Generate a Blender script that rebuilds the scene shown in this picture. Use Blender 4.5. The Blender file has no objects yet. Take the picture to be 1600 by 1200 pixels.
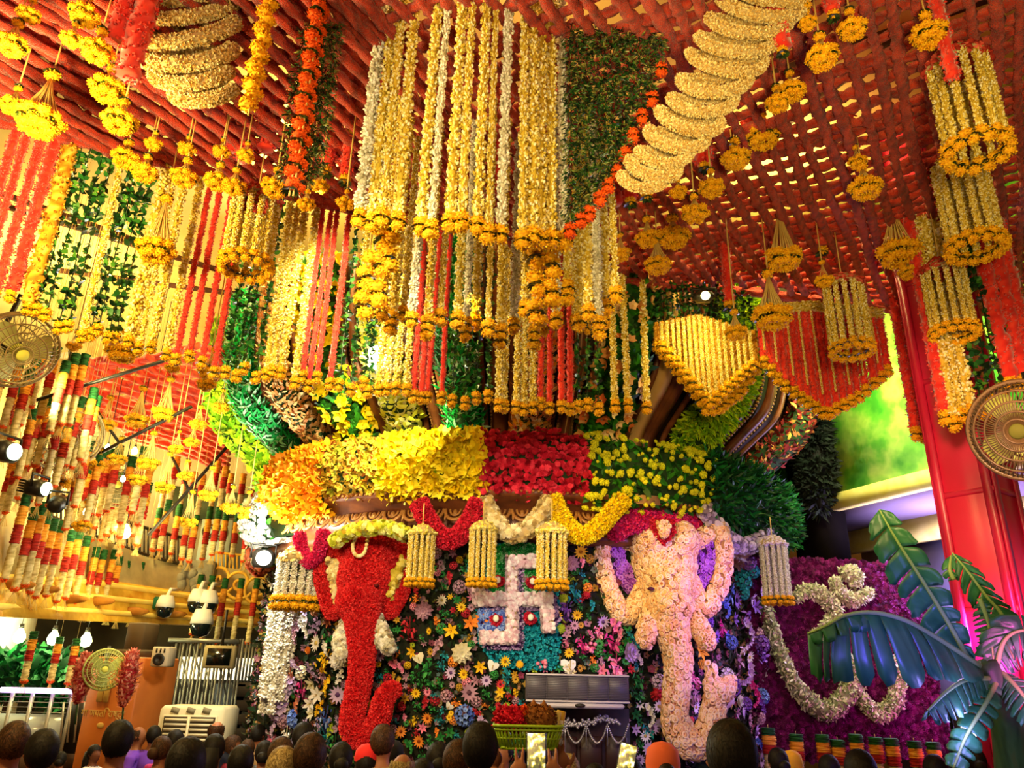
import bpy, math, random
# A festival hall: a flower-clad round shrine under a red garland net, with a crowd in front of it.
EXPO = 0.0
WORLD = 0.35
# name, kind, location, colour, watts, size, target, cone
LIGHTS = [
    ('hall_fill', 'POINT', (-2.9, 3.2, 4.4), (1.0, .70, .24), 460, .25),  # unseen fills added to brighten the net, left back walls and fascia
    ('hall_fill', 'POINT', (0.2, 2.0, 4.2), (1.0, .66, .22), 80, .3),
    ('hall_fill', 'POINT', (-6.6, 9.4, 6.3), (1.0, .76, .26), 480, .3),
    ('hall_fill', 'POINT', (-9.0, 11.8, 4.8), (1.0, .80, .32), 360, .3),
    ('hall_fill', 'POINT', (-6.6, 12.6, 5.0), (1.0, .80, .30), 330, .3),
    ('hall_fill', 'POINT', (-4.9, 11.0, 3.3), (1.0, .84, .34), 110, .25),
    ('amber_spot', 'SPOT', (-0.3, 4.6, 4.4), (1.0, .58, .04), 460, .15, ('p', 995, 860, 8.0), 24),
    ('shop_lamp', 'POINT', (-8.2, 12.4, 2.5), (.95, .95, .55), 130, .2),
    ('front_fill', 'SPOT', (1.0, .6, 2.8), (1.0, .74, .26), 520, .25, (2.6, 5.0, 5.2), 66),  # unseen front lights, added for the tassels, chandelier and cream rings
    ('front_fill', 'SPOT', (-1.6, 1.2, 3.6), (1.0, .82, .36), 300, .2, ('p', 735, 190, 3.6), 44),
    ('front_fill', 'SPOT', (-2.4, 2.0, 4.0), (1.0, .84, .36), 110, .15, ('p', 285, 70, 3.7), 44),
    ('ledge_fill', 'SPOT', (2.6, 5.4, 3.4), (1.0, .95, .5), 200, .15, ('p', 1440, 800, 9.0), 24),  # added light without a fixture, brightens the yellow ledges
    ('net_fill', 'POINT', (-2.5, 7.0, 6.9), (1.0, .80, .28), 420, .3),  # unseen lights put in above the net so the ceiling looks bright
    ('net_fill', 'POINT', (3.0, 7.0, 6.9), (1.0, .76, .26), 220, .3),
    ('net_fill', 'POINT', (0.2, 4.2, 6.9), (1.0, .70, .24), 70, .3),
    ('flood', 'SPOT', ('p', 585, 545, 6.7), (1.0, .95, .50), 1100, .1, ('p', 612, 650, 7.9), 75),
    ('flood', 'SPOT', (-1.4, 4.6, 5.2), (1.0, .84, .40), 500, .12, (-1.5, 8.2, 4.4), 60),
    ('flood', 'SPOT', ('p', 1100, 470, 6.4), (1.0, .80, .25), 60, .12, (2.1, 8.2, 4.6), 100),
    ('flood', 'SPOT', (-4.6, 7.0, 4.6), (.95, 1.0, .45), 700, .15, (-3.6, 10.6, 4.6), 55),
    ('white_flood', 'POINT', ('p', 402, 838, 8.3), (1.0, 1.0, .85), 170, .15),
    ('shrine_front', 'SPOT', (-1.2, 1.5, 4.2), (1.0, .82, .52), 1050, .4, (-1.0, 8.2, 2.7), 46),
    ('shrine_front', 'SPOT', (1.2, 1.8, 4.0), (1.0, .70, .50), 420, .4, (1.4, 8.2, 2.7), 40),
    ('shrine_front', 'SPOT', (0.0, 2.5, 2.9), (1.0, .86, .70), 150, .3, (0.05, 8.0, 2.75), 26),  # added unseen light that lifts the white of the swastika panel
    ('pillar_fill', 'SPOT', (1.6, 2.6, 3.6), (1.0, .55, .30), 520, .2, ('p', 1530, 760, 6.4), 40),  # unseen warm light added to brighten the pink pillar
    ('violet_spot', 'SPOT', (3.9, 6.2, 2.3), (.36, .16, 1.0), 300, .15, (3.7, 9.2, 2.2), 95),
    ('violet_spot', 'SPOT', (3.3, 6.3, 2.8), (.60, .22, 1.0), 230, .15, (1.9, 8.1, 2.7), 50),
    ('magenta_spot', 'SPOT', (5.2, 8.3, 1.5), (1.0, .10, .70), 70, .15, (4.3, 9.3, 1.7), 100),
    ('magenta_spot', 'SPOT', (3.2, 4.6, 1.9), (1.0, .10, .65), 320, .15, ('p', 1575, 1000, 6.4), 44),
    ('blue_spot', 'SPOT', (2.8, 3.0, 2.0), (.12, .08, 1.0), 250, .15, ('p', 1420, 1030, 5.0), 36),
    ('spot_lamp_light', 'POINT', ('p', 1516, 1128, 5.0), (.30, .24, 1.0), 12, .12),
    ('recess_fill', 'POINT', (5.3, 9.6, 3.2), (.60, .48, 1.0), 330, .3),  # no fixture here: violet light added to lift the recess under the ledge
    ('green_wall_fill', 'AREA', (3.9, 7.9, 5.5), (.95, 1.0, .55), 120, .5, (5.2, 9.2, 4.9)),  # unseen disc of light put in before the green wall to brighten it
]
import numpy as np
from mathutils import Vector, Matrix
SC = bpy.context.scene
COL = SC.collection
RNG = np.random.default_rng(7)
random.seed(7)
PI = math.pi
# ------------------------------------------------------------------ camera
F = 1200.0                                    # focal length in pixels of the 1600x1200 frame
PITCH, ROLL = math.radians(21.0), math.radians(1.3)
CAM = np.array([0.0, 0.0, 2.0])
_r0 = np.array([1.0, 0, 0]); _u0 = np.array([0, -math.sin(PITCH), math.cos(PITCH)]); FWD = np.array([0, math.cos(PITCH), math.sin(PITCH)])
RIGHT = math.cos(ROLL) * _r0 + math.sin(ROLL) * _u0
UP = -math.sin(ROLL) * _r0 + math.cos(ROLL) * _u0
cam = bpy.data.cameras.new('camera'); camo = bpy.data.objects.new('camera', cam); COL.objects.link(camo)
cam.sensor_width = 36.0; cam.lens = 36.0 * F / 1600.0; cam.clip_end = 200
M = Matrix.Identity(4)
for i in range(3):
    M[i][0], M[i][1], M[i][2], M[i][3] = RIGHT[i], UP[i], -FWD[i], CAM[i]
camo.matrix_world = M
SC.camera = camo
# ------------------------------------------------------------------ world, exposure
SC.view_settings.view_transform = 'Standard'
SC.view_settings.look = 'None'
SC.view_settings.gamma = 1.0
SC.view_settings.exposure = EXPO
SC.view_settings.use_curve_mapping = False
w = bpy.data.worlds.new('hall_air'); SC.world = w; w.use_nodes = True
w.node_tree.nodes['Background'].inputs[0].default_value = (1.0, 0.62, 0.36, 1)
w.node_tree.nodes['Background'].inputs[1].default_value = WORLD
SC.cycles.use_denoising = True
SC.cycles.max_bounces = 5; SC.cycles.diffuse_bounces = 3; SC.cycles.glossy_bounces = 2; SC.cycles.transparent_max_bounces = 6
SC.cycles.caustics_reflective = False; SC.cycles.caustics_refractive = False
SC.cycles.sample_clamp_indirect = 6.0

def ray(px, py):
    return RIGHT * ((px - 800) / F) + UP * ((600 - py) / F) + FWD
def at(px, py, Y):
    """The point of the hall seen at a pixel, Y metres in front of the visitor."""
    d = ray(px, py); return CAM + d * (Y / d[1])
def atz(px, py, z):
    d = ray(px, py); return CAM + d * ((z - CAM[2]) / d[2])
def mpp(P):
    return float(np.dot(np.asarray(P) - CAM, FWD)) / F
def pix(P):
    d = np.asarray(P) - CAM; k = np.dot(d, FWD)
    return 800 + F * np.dot(d, RIGHT) / k, 600 - F * np.dot(d, UP) / k

# ------------------------------------------------------------------ lights
def lamp(name, kind, loc, color, power, size=0.1, target=None, angle=60, blend=0.6):
    l = bpy.data.lights.new(name, kind); o = bpy.data.objects.new(name, l); COL.objects.link(o)
    o.location = loc; l.color = color; l.energy = power
    if kind == 'AREA': l.shape = 'DISK'; l.size = size
    else: l.shadow_soft_size = size
    if kind == 'SPOT': l.spot_size = math.radians(angle); l.spot_blend = blend
    if target is not None:
        o.rotation_euler = (Vector(target) - Vector(loc)).to_track_quat('-Z', 'Y').to_euler()
    return o
def place(q): return tuple(at(*q[1:])) if q is not None and q[0] == 'p' else q      # ('p', x, y, Y): a spot of the hall given by where it is seen
for L in LIGHTS: L = list(L); L[2] = place(L[2]); L[6:7] = [place(q) for q in L[6:7]]; lamp(*L)

# ------------------------------------------------------------------ materials
def lin(c):
    if isinstance(c, str):
        c = [int(c[i:i+2], 16) / 255 for i in (0, 2, 4)]
    return tuple(((x / 12.92) if x <= 0.04045 else ((x + 0.055) / 1.055) ** 2.4) for x in c) + (1.0,)
MATS = {}
def mat(name, cols, rough=0.75, noise=0, spec=0.25, metal=0.0, tint=False, emit=None, estr=1.0, bump=0.0, bscale=40, lo=0.3, hi=0.7, alpha=1.0, trans=0.0, sheen=0.0, stretch=None):
    """Principled material. cols: one colour or a ramp driven by the per-flower tint attribute or by noise."""
    if name in MATS: return MATS[name]
    m = bpy.data.materials.new(name); m.use_nodes = True; MATS[name] = m
    nt = m.node_tree; b = nt.nodes['Principled BSDF']
    b.inputs['Roughness'].default_value = rough; b.inputs['Specular IOR Level'].default_value = spec; b.inputs['Metallic'].default_value = metal
    if isinstance(cols, str): cols = [cols]
    if len(cols) == 1 and not noise:
        b.inputs['Base Color'].default_value = lin(cols[0])
    else:
        rp = nt.nodes.new('ShaderNodeValToRGB'); cr = rp.color_ramp
        n = len(cols)
        for i, c in enumerate(cols):
            pos = i / max(1, n - 1)
            if not tint: pos = lo + (hi - lo) * pos
            e = cr.elements[i] if i < 2 else cr.elements.new(pos)
            e.position = pos; e.color = lin(c)
        if tint:
            a = nt.nodes.new('ShaderNodeAttribute'); a.attribute_name = 'tint'
            nt.links.new(a.outputs['Fac'], rp.inputs[0])
        else:
            tc = nt.nodes.new('ShaderNodeTexCoord'); nz = nt.nodes.new('ShaderNodeTexNoise')
            nz.inputs['Scale'].default_value = noise or 8; nz.inputs['Detail'].default_value = 4
            if stretch:
                mp = nt.nodes.new('ShaderNodeMapping'); mp.inputs['Scale'].default_value = stretch
                nt.links.new(tc.outputs['Object'], mp.inputs[0]); nt.links.new(mp.outputs[0], nz.inputs['Vector'])
            else: nt.links.new(tc.outputs['Object'], nz.inputs['Vector'])
            nt.links.new(nz.outputs[0], rp.inputs[0])
        nt.links.new(rp.outputs[0], b.inputs['Base Color'])
    if bump:
        nz2 = nt.nodes.new('ShaderNodeTexNoise'); nz2.inputs['Scale'].default_value = bscale
        bp = nt.nodes.new('ShaderNodeBump'); bp.inputs['Strength'].default_value = bump; bp.inputs['Distance'].default_value = 0.02
        tc2 = nt.nodes.new('ShaderNodeTexCoord'); nt.links.new(tc2.outputs['Object'], nz2.inputs['Vector'])
        nt.links.new(nz2.outputs[0], bp.inputs['Height']); nt.links.new(bp.outputs[0], b.inputs['Normal'])
    if emit is not None:
        b.inputs['Emission Color'].default_value = lin(emit); b.inputs['Emission Strength'].default_value = estr
    if sheen: b.inputs['Sheen Weight'].default_value = sheen
    return m

# ------------------------------------------------------------------ mesh kit (numpy)
class G:
    """A pile of geometry: vertices, polygons by size, one tint per vertex."""
    def __init__(s): s.V = []; s.F = []; s.T = []; s.n = 0
    def add(s, V, Fs, tint=0.5):
        V = np.asarray(V, float).reshape(-1, 3)
        for f in Fs:
            f = np.asarray(f, int)
            if len(f): s.F.append(f + s.n)
        s.V.append(V); s.T.append(np.full(len(V), tint, float) if np.isscalar(tint) else np.asarray(tint, float)); s.n += len(V)
        return s
    def addg(s, g, mtx=None, tint=None):
        V, Fs, T = g.arrays()
        if mtx is not None: V = V @ np.asarray(mtx)[:3, :3].T + np.asarray(mtx)[:3, 3]
        s.add(V, Fs, T if tint is None else tint); return s
    def arrays(s):
        return (np.concatenate(s.V) if s.V else np.zeros((0, 3))), list(s.F), (np.concatenate(s.T) if s.T else np.zeros(0))
    def mesh(s, name, smooth=False):
        V, Fs, T = s.arrays()
        me = bpy.data.meshes.new(name)
        me.vertices.add(len(V)); me.vertices.foreach_set('co', V.astype(np.float32).ravel())
        loops = np.concatenate([f.ravel() for f in Fs]) if Fs else np.zeros(0, int)
        sizes = np.concatenate([np.full(len(f), f.shape[1]) for f in Fs]) if Fs else np.zeros(0, int)
        me.loops.add(len(loops)); me.loops.foreach_set('vertex_index', loops.astype(np.int32))
        me.polygons.add(len(sizes)); st = np.concatenate([[0], np.cumsum(sizes)[:-1]]) if len(sizes) else sizes
        me.polygons.foreach_set('loop_start', st.astype(np.int32))
        if smooth: me.polygons.foreach_set('use_smooth', np.ones(len(sizes), bool))
        a = me.attributes.new('tint', 'FLOAT', 'POINT'); a.data.foreach_set('value', T.astype(np.float32))
        me.update(calc_edges=True)
        return me
    def tris(s):
        V, Fs, T = s.arrays(); out = []
        for f in Fs:
            for k in range(1, f.shape[1] - 1): out.append(f[:, [0, k, k + 1]])
        return V, np.concatenate(out)

def unit(v):
    v = np.asarray(v, float); n = np.linalg.norm(v, axis=-1, keepdims=True); return v / np.maximum(n, 1e-9)
def tube(path, rad, sides=10, caps=True, tint=0.5, closed=False):
    P = np.asarray(path, float); n = len(P); R = np.full(n, rad, float) if np.isscalar(rad) else np.asarray(rad, float)
    if closed: T = unit(np.roll(P, -1, 0) - np.roll(P, 1, 0))
    else: T = unit(np.gradient(P, axis=0))
    ref = np.array([0, 0, 1.0]) if abs(T[:, 2]).mean() < 0.8 else np.array([1.0, 0, 0])
    A = []; a = unit(np.cross(T[0], ref))
    for t in T:
        a = unit(a - t * np.dot(a, t)); A.append(a)
    A = np.array(A); B = np.cross(T, A)
    th = np.arange(sides) * 2 * PI / sides
    V = P[:, None] + R[:, None, None] * (np.cos(th)[None, :, None] * A[:, None] + np.sin(th)[None, :, None] * B[:, None])
    i = np.arange(n if closed else n - 1)[:, None]; j = np.arange(sides)[None]
    i2 = (i + 1) % n; j2 = (j + 1) % sides
    Fq = np.stack([i * sides + j, i * sides + j2, i2 * sides + j2, i2 * sides + j], -1).reshape(-1, 4)
    g = G(); g.add(V.reshape(-1, 3), [Fq], tint)
    if caps and not closed:
        g.F.append(np.arange(sides)[None, ::-1]); g.F.append(((n - 1) * sides + np.arange(sides))[None])
    return g
def smoothpath(pts, n=40):
    """Catmull-Rom through the points (any columns)."""
    P = np.asarray(pts, float); P = np.vstack([2 * P[0] - P[1], P, 2 * P[-1] - P[-2]]); m = len(P) - 3
    out = []
    for t in np.linspace(0, m - 1e-6, n):
        k = int(t); u = t - k; a, b, c, d = P[k:k + 4]
        out.append(0.5 * ((2 * b) + (-a + c) * u + (2 * a - 5 * b + 4 * c - d) * u * u + (-a + 3 * b - 3 * c + d) * u ** 3))
    return np.array(out)
def box(c, s, rot=None, bevel=0.0):
    c = np.asarray(c, float); h = np.asarray(s, float) / 2
    if bevel:
        b = min(bevel, h.min() * 0.9); V = []
        for sx in (-1, 1):
            for sy in (-1, 1):
                for sz in (-1, 1):
                    V += [(sx * (h[0] - b), sy * (h[1] - b), sz * h[2]), (sx * (h[0] - b), sy * h[1], sz * (h[2] - b)), (sx * h[0], sy * (h[1] - b), sz * (h[2] - b))]
        V = np.array(V); import bmesh
        bm = bmesh.new(); [bm.verts.new(v) for v in V]; r = bmesh.ops.convex_hull(bm, input=bm.verts); bm.verts.index_update()
        V = np.array([v.co[:] for v in bm.verts]); Fs = [np.array([[v.index for v in f.verts]]) for f in bm.faces]; bm.free()
    else:
        V = np.array([(x, y, z) for x in (-1, 1) for y in (-1, 1) for z in (-1, 1)], float) * h
        Fs = [np.array([[0, 1, 3, 2], [4, 6, 7, 5], [0, 4, 5, 1], [2, 3, 7, 6], [0, 2, 6, 4], [1, 5, 7, 3]])]
    if rot is not None: V = V @ np.asarray(rot).T
    return G().add(V + c, Fs)
def rotz(a):
    c, s = math.cos(a), math.sin(a); return np.array([[c, -s, 0], [s, c, 0], [0, 0, 1.0]])
def rotx(a):
    c, s = math.cos(a), math.sin(a); return np.array([[1.0, 0, 0], [0, c, -s], [0, s, c]])
def roty(a):
    c, s = math.cos(a), math.sin(a); return np.array([[c, 0, s], [0, 1.0, 0], [-s, 0, c]])
def ico(sub=0):
    import bmesh
    bm = bmesh.new(); bmesh.ops.create_icosphere(bm, subdivisions=sub + 1, radius=1.0)
    V = np.array([v.co[:] for v in bm.verts]); Fc = np.array([[v.index for v in f.verts] for f in bm.faces]); bm.free()
    return G().add(V, [Fc])
def lathe(prof, n=24, c=(0, 0, 0), a0=0.0, a1=2 * PI):
    prof = np.asarray(prof, float); full = abs(a1 - a0 - 2 * PI) < 1e-6
    th = np.linspace(a0, a1, n, endpoint=not full); m = len(prof)
    V = np.stack([prof[None, :, 0] * np.cos(th)[:, None], prof[None, :, 0] * np.sin(th)[:, None], np.broadcast_to(prof[None, :, 1], (n, m))], -1)
    i = np.arange(n if full else n - 1)[:, None]; j = np.arange(m - 1)[None]; i2 = (i + 1) % n
    Fq = np.stack([i * m + j, i2 * m + j, i2 * m + j + 1, i * m + j + 1], -1).reshape(-1, 4)
    return G().add(V.reshape(-1, 3) + np.asarray(c, float), [Fq])
def extr(poly, d0, d1):
    """Prism from a 2D polygon in XZ, from y=d0 to y=d1."""
    p = np.asarray(poly, float); n = len(p)
    V = np.vstack([np.c_[p[:, 0], np.full(n, d0), p[:, 1]], np.c_[p[:, 0], np.full(n, d1), p[:, 1]]])
    i = np.arange(n); j = (i + 1) % n
    return G().add(V, [i[None], (n + i)[None, ::-1], np.stack([i, n + i, n + j, j], -1)])
def rand_rot(n):
    q = unit(RNG.normal(size=(n, 4))); w_, x, y, z = q.T
    return np.stack([np.stack([1 - 2 * (y * y + z * z), 2 * (x * y - z * w_), 2 * (x * z + y * w_)], -1),
                     np.stack([2 * (x * y + z * w_), 1 - 2 * (x * x + z * z), 2 * (y * z - x * w_)], -1),
                     np.stack([2 * (x * z - y * w_), 2 * (y * z + x * w_), 1 - 2 * (x * x + y * y)], -1)], 1)
def frames(N, spin=None):
    """Rotation matrices whose z axis is N, spun at random about it."""
    N = unit(N); n = len(N); a = RNG.normal(size=(n, 3)); A = unit(np.cross(N, a)); B = np.cross(N, A)
    return np.stack([A, B, N], -1)
def stamp(g, tmpl, P, R, S, tint=None):
    """Add copies of a template at positions P, rotations R, sizes S (scalar, (n,) or (n,3))."""
    V, Fs, T = tmpl.arrays(); n = len(P); m = len(V)
    S = np.asarray(S, float)
    if S.ndim == 0: S = np.full(n, float(S))
    if S.ndim == 1: S = np.repeat(S[:, None], 3, 1)
    W = np.einsum('nij,nmj->nmi', R, V[None] * S[:, None]) + np.asarray(P)[:, None]
    off = (np.arange(n) * m)[:, None, None]
    Fo = [(f[None] + off).reshape(-1, f.shape[1]) for f in Fs]
    if tint is None: tint = RNG.random(n)
    TT = (np.asarray(tint)[:, None] + (T[None] - 0.5) * 0.6).clip(0, 1)
    g.add(W.reshape(-1, 3), Fo, TT.ravel()); return g
def sample(base, n, keep=None):
    """n points on a surface with their normals."""
    V, Tr = base.tris() if isinstance(base, G) else base
    a, b, c = V[Tr[:, 0]], V[Tr[:, 1]], V[Tr[:, 2]]; cr = np.cross(b - a, c - a); ar = np.linalg.norm(cr, axis=1)
    if keep is not None: ar = ar * keep((a + b + c) / 3, unit(cr))
    k = RNG.choice(len(Tr), n, p=ar / ar.sum()); u, v = RNG.random(n), RNG.random(n); s = u + v > 1; u[s] = 1 - u[s]; v[s] = 1 - v[s]
    return a[k] + u[:, None] * (b[k] - a[k]) + v[:, None] * (c[k] - a[k]), unit(cr[k])
def scatter(base, n, tmpl, size, jit=0.3, wob=0.4, off=0.0, keep=None, droop=0.0, tint=None):
    P, N = sample(base, n, keep); N2 = unit(N + RNG.normal(size=N.shape) * wob + np.array([0, 0, -droop]))
    return stamp(G(), tmpl, P + N * off, frames(N2), size * (1 + (RNG.random(n) - 0.5) * 2 * jit), tint)

# ------------------------------------------------------------------ flower templates
def petal(l, wd, bend=0.3, n=2, cup=0.0, tint=0.5, base=0.25):
    """A petal lying along +x, curving up or down, 2n quads."""
    V = []; Q = []
    for i in range(n + 1):
        t = i / n; x = l * t; z = bend * l * t * t; h = wd * (base + (1 - base) * math.sin(PI * min(1, 0.15 + t * 0.75))) * (0.15 if i == n else 1)
        V += [(x, -h, z + cup * h), (x, 0, z), (x, h, z + cup * h)]
    for i in range(n):
        a = 3 * i; Q += [(a, a + 3, a + 4, a + 1), (a + 1, a + 4, a + 5, a + 2)]
    return G().add(V, [Q], tint)
def whorl(n, l, wd, bend, tilt=0.0, z=0.0, cup=0.0, tint=0.5, seg=2, ph=0.0):
    g = G()
    for k in range(n):
        p = petal(l, wd, bend, seg, cup, tint); V, Fs, T = p.arrays()
        V = V @ roty(-tilt).T @ rotz(2 * PI * k / n + ph).T + [0, 0, z]; g.add(V, Fs, T)
    return g
BUD = ico(0)
def _cup():
    n = 7; th = np.arange(n) * 2 * PI / n; c, s = np.cos(th), np.sin(th)
    V = np.vstack([np.c_[c * .45, s * .45, 0 * c], np.c_[c, s, 0 * c + .8], np.c_[c * .62, s * .62, 0 * c + .9], np.c_[c * .35, s * .35, 0 * c + .35], [[0, 0, .3]]])
    i = np.arange(n); j = (i + 1) % n; T = np.r_[np.full(n, .0), np.full(n, .9), np.full(n, 1.1), np.full(n, -.4), [-.6]]
    return G().add(V, [np.vstack([np.stack([k * n + i, k * n + j, (k + 1) * n + j, (k + 1) * n + i], -1) for k in range(3)]), np.stack([3 * n + i, 3 * n + j, 0 * i + 4 * n], -1)], T)
CUP = _cup()
def _tuft(k=3, l=1.0, wd=.35):
    g = G()
    for i in range(k):
        V = np.array([(0, -wd * .5, 0), (0, wd * .5, 0), (.25, wd, l * .6), (.25, -wd, l * .6), (.5, 0, l)]) @ rotz(2 * PI * i / k).T
        g.add(V, [[(0, 1, 2, 3)], [(3, 2, 4)]], [.3, .3, .5, .5, .75])
    return g
TUFT = _tuft()
LEAF = petal(1.0, .22, -.25, 3)
BLADE = petal(1.0, .13, -.35, 2)
NEEDLE = _tuft(3, 1.0, .12)
def _ruffle(seed=1):
    g = G(); r = random.Random(seed)
    for lay, (rad, z, up) in enumerate([(1.0, 0.0, .25), (.82, .18, .4), (.55, .38, .5), (.28, .55, .5)]):
        n = 11; V = [(0, 0, z)]
        for k in range(n * 2):
            a = PI * k / n; q = rad * (1.0 if k % 2 else .78) * r.uniform(.92, 1.08); V.append((q * math.cos(a), q * math.sin(a), z + up * .5 + (.1 if k % 2 else -.06)))
        m = n * 2; g.add(V, [[(0, 1 + k, 1 + (k + 1) % m) for k in range(m)]], [.15] + [.35 + .18 * lay + (.12 if k % 2 else -.1) for k in range(m)])
    return g
RUFFLE = _ruffle()
def _marigold(seed=3):
    """A pompon marigold: a flattened ball of overlapping ruffled petals, radius 1."""
    r = random.Random(seed); g = G(); b = ico(2); V, Fs, T = b.arrays()
    nz = np.array([r.uniform(.82, 1.08) for _ in V]); V = V * nz[:, None] * [1, 1, .72]
    g.add(V * .9, Fs, (nz - .82) / .26 * .8)
    P = ico(1).arrays()[0]
    for p in P:
        if r.random() < .75:
            R = frames(np.array([p + [r.uniform(-.3, .3) for _ in range(3)]]))
            stamp(g, TUFT, np.array([p * [.8, .8, .56]]), R, .32, [r.uniform(.4, .95)])
    return g
MARI = _marigold()
FIVE = G().addg(whorl(5, 1, .42, .25, .3, seg=2, tint=.6)).add(BUD.arrays()[0] * .18 + [0, 0, .1], BUD.arrays()[1], 0.0)

# ------------------------------------------------------------------ objects
def link(name, me, m=None, parent=None, loc=(0, 0, 0), rot=(0, 0, 0), scale=(1, 1, 1)):
    o = bpy.data.objects.new(name, me); COL.objects.link(o)
    if me is not None and m is not None and not me.materials: me.materials.append(m)
    o.location = loc; o.rotation_euler = rot; o.scale = scale
    if parent is not None: o.parent = parent
    return o
def obj(name, g, m, parent=None, smooth=False, **k):
    return link(name, g if isinstance(g, bpy.types.Mesh) else g.mesh(name, smooth), m, parent, **k)
def tag(o, label=None, cat=None, group=None, kind=None):
    if label: o['label'] = label
    if cat: o['category'] = cat
    if group: o['group'] = group
    if kind: o['kind'] = kind
    return o
def thing(name, loc, label, cat, group=None, rz=0.0):
    o = link(name, None, None, None, loc, (0, 0, rz)); return tag(o, label, cat, group)
def struct(name, g, m, parent=None, smooth=False):
    o = obj(name, g, m, parent, smooth)
    if parent is None: o['kind'] = 'structure'
    return o
def stuff(o): o['kind'] = 'stuff'; return o
ONES = 'zero first second third fourth fifth sixth seventh eighth ninth tenth eleventh twelfth thirteenth fourteenth fifteenth sixteenth seventeenth eighteenth nineteenth'.split()
TENS = {20: ('twentieth', 'twenty'), 30: ('thirtieth', 'thirty'), 40: ('fortieth', 'forty'), 50: ('fiftieth', 'fifty'), 60: ('sixtieth', 'sixty'), 70: ('seventieth', 'seventy'), 80: ('eightieth', 'eighty'), 90: ('ninetieth', 'ninety')}
def nth(k):
    if k < 20: return ONES[k]
    t = TENS[k // 10 * 10]; return t[0] if k % 10 == 0 else t[1] + '-' + ONES[k % 10]
def remesh(g, voxel=0.03, smooth=6):
    """Fuse overlapping closed shapes into one skin; returns (G)."""
    me = g.mesh('form'); o = bpy.data.objects.new('form', me); COL.objects.link(o)
    r = o.modifiers.new('r', 'REMESH'); r.mode = 'VOXEL'; r.voxel_size = voxel
    s = o.modifiers.new('s', 'SMOOTH'); s.iterations = smooth; s.factor = .5
    dg = bpy.context.evaluated_depsgraph_get(); e = o.evaluated_get(dg); me2 = e.to_mesh()
    V = np.empty(len(me2.vertices) * 3, np.float32); me2.vertices.foreach_get('co', V)
    Q = [list(p.vertices) for p in me2.polygons]; e.to_mesh_clear()
    bpy.data.objects.remove(o); bpy.data.meshes.remove(me)
    out = G(); q4 = [q for q in Q if len(q) == 4]; q3 = [q for q in Q if len(q) == 3]
    return out.add(V.reshape(-1, 3), [f for f in (q4, q3) if f])
def ellipsoid(c, r, sub=2):
    V, Fs, T = ico(sub).arrays(); return G().add(V * np.asarray(r) + np.asarray(c), Fs)
# ================================================================== the hall
CX, CY = 0.02, 11.4
def cyl(phi, r, z): return np.array([CX + r * math.sin(phi), CY - r * math.cos(phi), z])
def oncyl(px, py, r):
    d = ray(px, py); ox, oy = CAM[0] - CX, CAM[1] - CY
    a = d[0] ** 2 + d[1] ** 2; b = 2 * (ox * d[0] + oy * d[1]); c = ox * ox + oy * oy - r * r
    q = b * b - 4 * a * c
    if q <= 0:                                   # just past the edge: the tangent point
        t = -b / (2 * a)
    else: t = (-b - math.sqrt(q)) / (2 * a)
    return CAM + d * t
def phi_at(px, r, z):
    lo, hi = -1.25, 1.25
    for _ in range(40):
        m = (lo + hi) / 2
        if pix(cyl(m, r, z))[0] < px: lo = m
        else: hi = m
    return (lo + hi) / 2
def facing(P):
    """Rotation whose local +y points away from the shrine's axis... -y outward."""
    a = math.atan2(P[0] - CX, CY - P[1]); return a

plaster = mat('plaster_cream', ['c9a55a', 'e0c27a'], noise=2, rough=.8)
struct('floor', box((-2, 8, -.05), (34, 30, .1)), mat('floor_marble', ['3a2a22', '5a4434'], noise=3, rough=.35))
struct('ceiling', box((-2, 9, 7.55), (34, 26, .1)), mat('ceiling_paint', ['d8b868', 'e6cb84'], noise=1.2, rough=.8))
brown = mat('beam_brown', ['3a2010', '54301a'], noise=6)
for k, (a, b) in enumerate([((90, 345), (340, 420)), ((0, 300), (170, 360)), ((235, 440), (460, 470)), ((1220, 110), (1420, 40)), ((1200, 215), (1400, 60))]):
    A, B = atz(*a, 7.5), atz(*b, 7.5); d = B - A; A, B = A - d * .6, B + d * .6
    struct('trim_%d' % (k + 1), tube([A, (A + B) / 2, B], .06, 4), brown)
struct('wall_back', box((-2, 18.2, 3.75), (34, .2, 7.6)), mat('wall_back_paint', ['b58a3c', 'd6ac58'], noise=1.5, rough=.85))
struct('wall_left', box((-15, 9, 3.75), (.2, 20, 7.6)), plaster)

# -------- right side: green wall, ledge, recess with violet paint, pillar
A = np.array([3.75, 11.4]); B = np.array([5.0, 8.4]); D = unit(B - A); Nn = np.array([-D[1], D[0]])   # Nn points to the camera side or away
if np.dot(Nn, A - CAM[:2]) > 0: Nn = -Nn
angR = math.atan2(D[1], D[0]); E = A + D * 8.0; mid = (A + E) / 2; Rr = rotz(angR)
def rbox(along, out, z, s):
    c = A + D * along + Nn * out; return box((c[0], c[1], z), s, Rr)
struct('wall_right', rbox(4, -.1, 5.95, (8, .2, 3.2)), mat('wall_green', ['3f9a1e', '68bc2c', 'b0dc50', '78c038', '4c9c24'], noise=1.6, rough=.85, lo=.34, hi=.7, bump=.5, bscale=5))
struct('trim_6', rbox(4, .03, 4.26, (8, .16, .2)), mat('ledge_yellow', ['e2d260', 'f0e488'], noise=6))
lil = mat('soffit_paint', ['8a7a90', '9a88a0'], noise=2)
struct('trim_7', rbox(4, -1.0, 4.2, (8, 2.0, .06)), lil)
struct('trim_8', rbox(4.0, -1.35, 4.02, (8, .12, .34)), mat('ledge_yellow2', ['d8c858', 'eadc7c'], noise=6))
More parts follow.
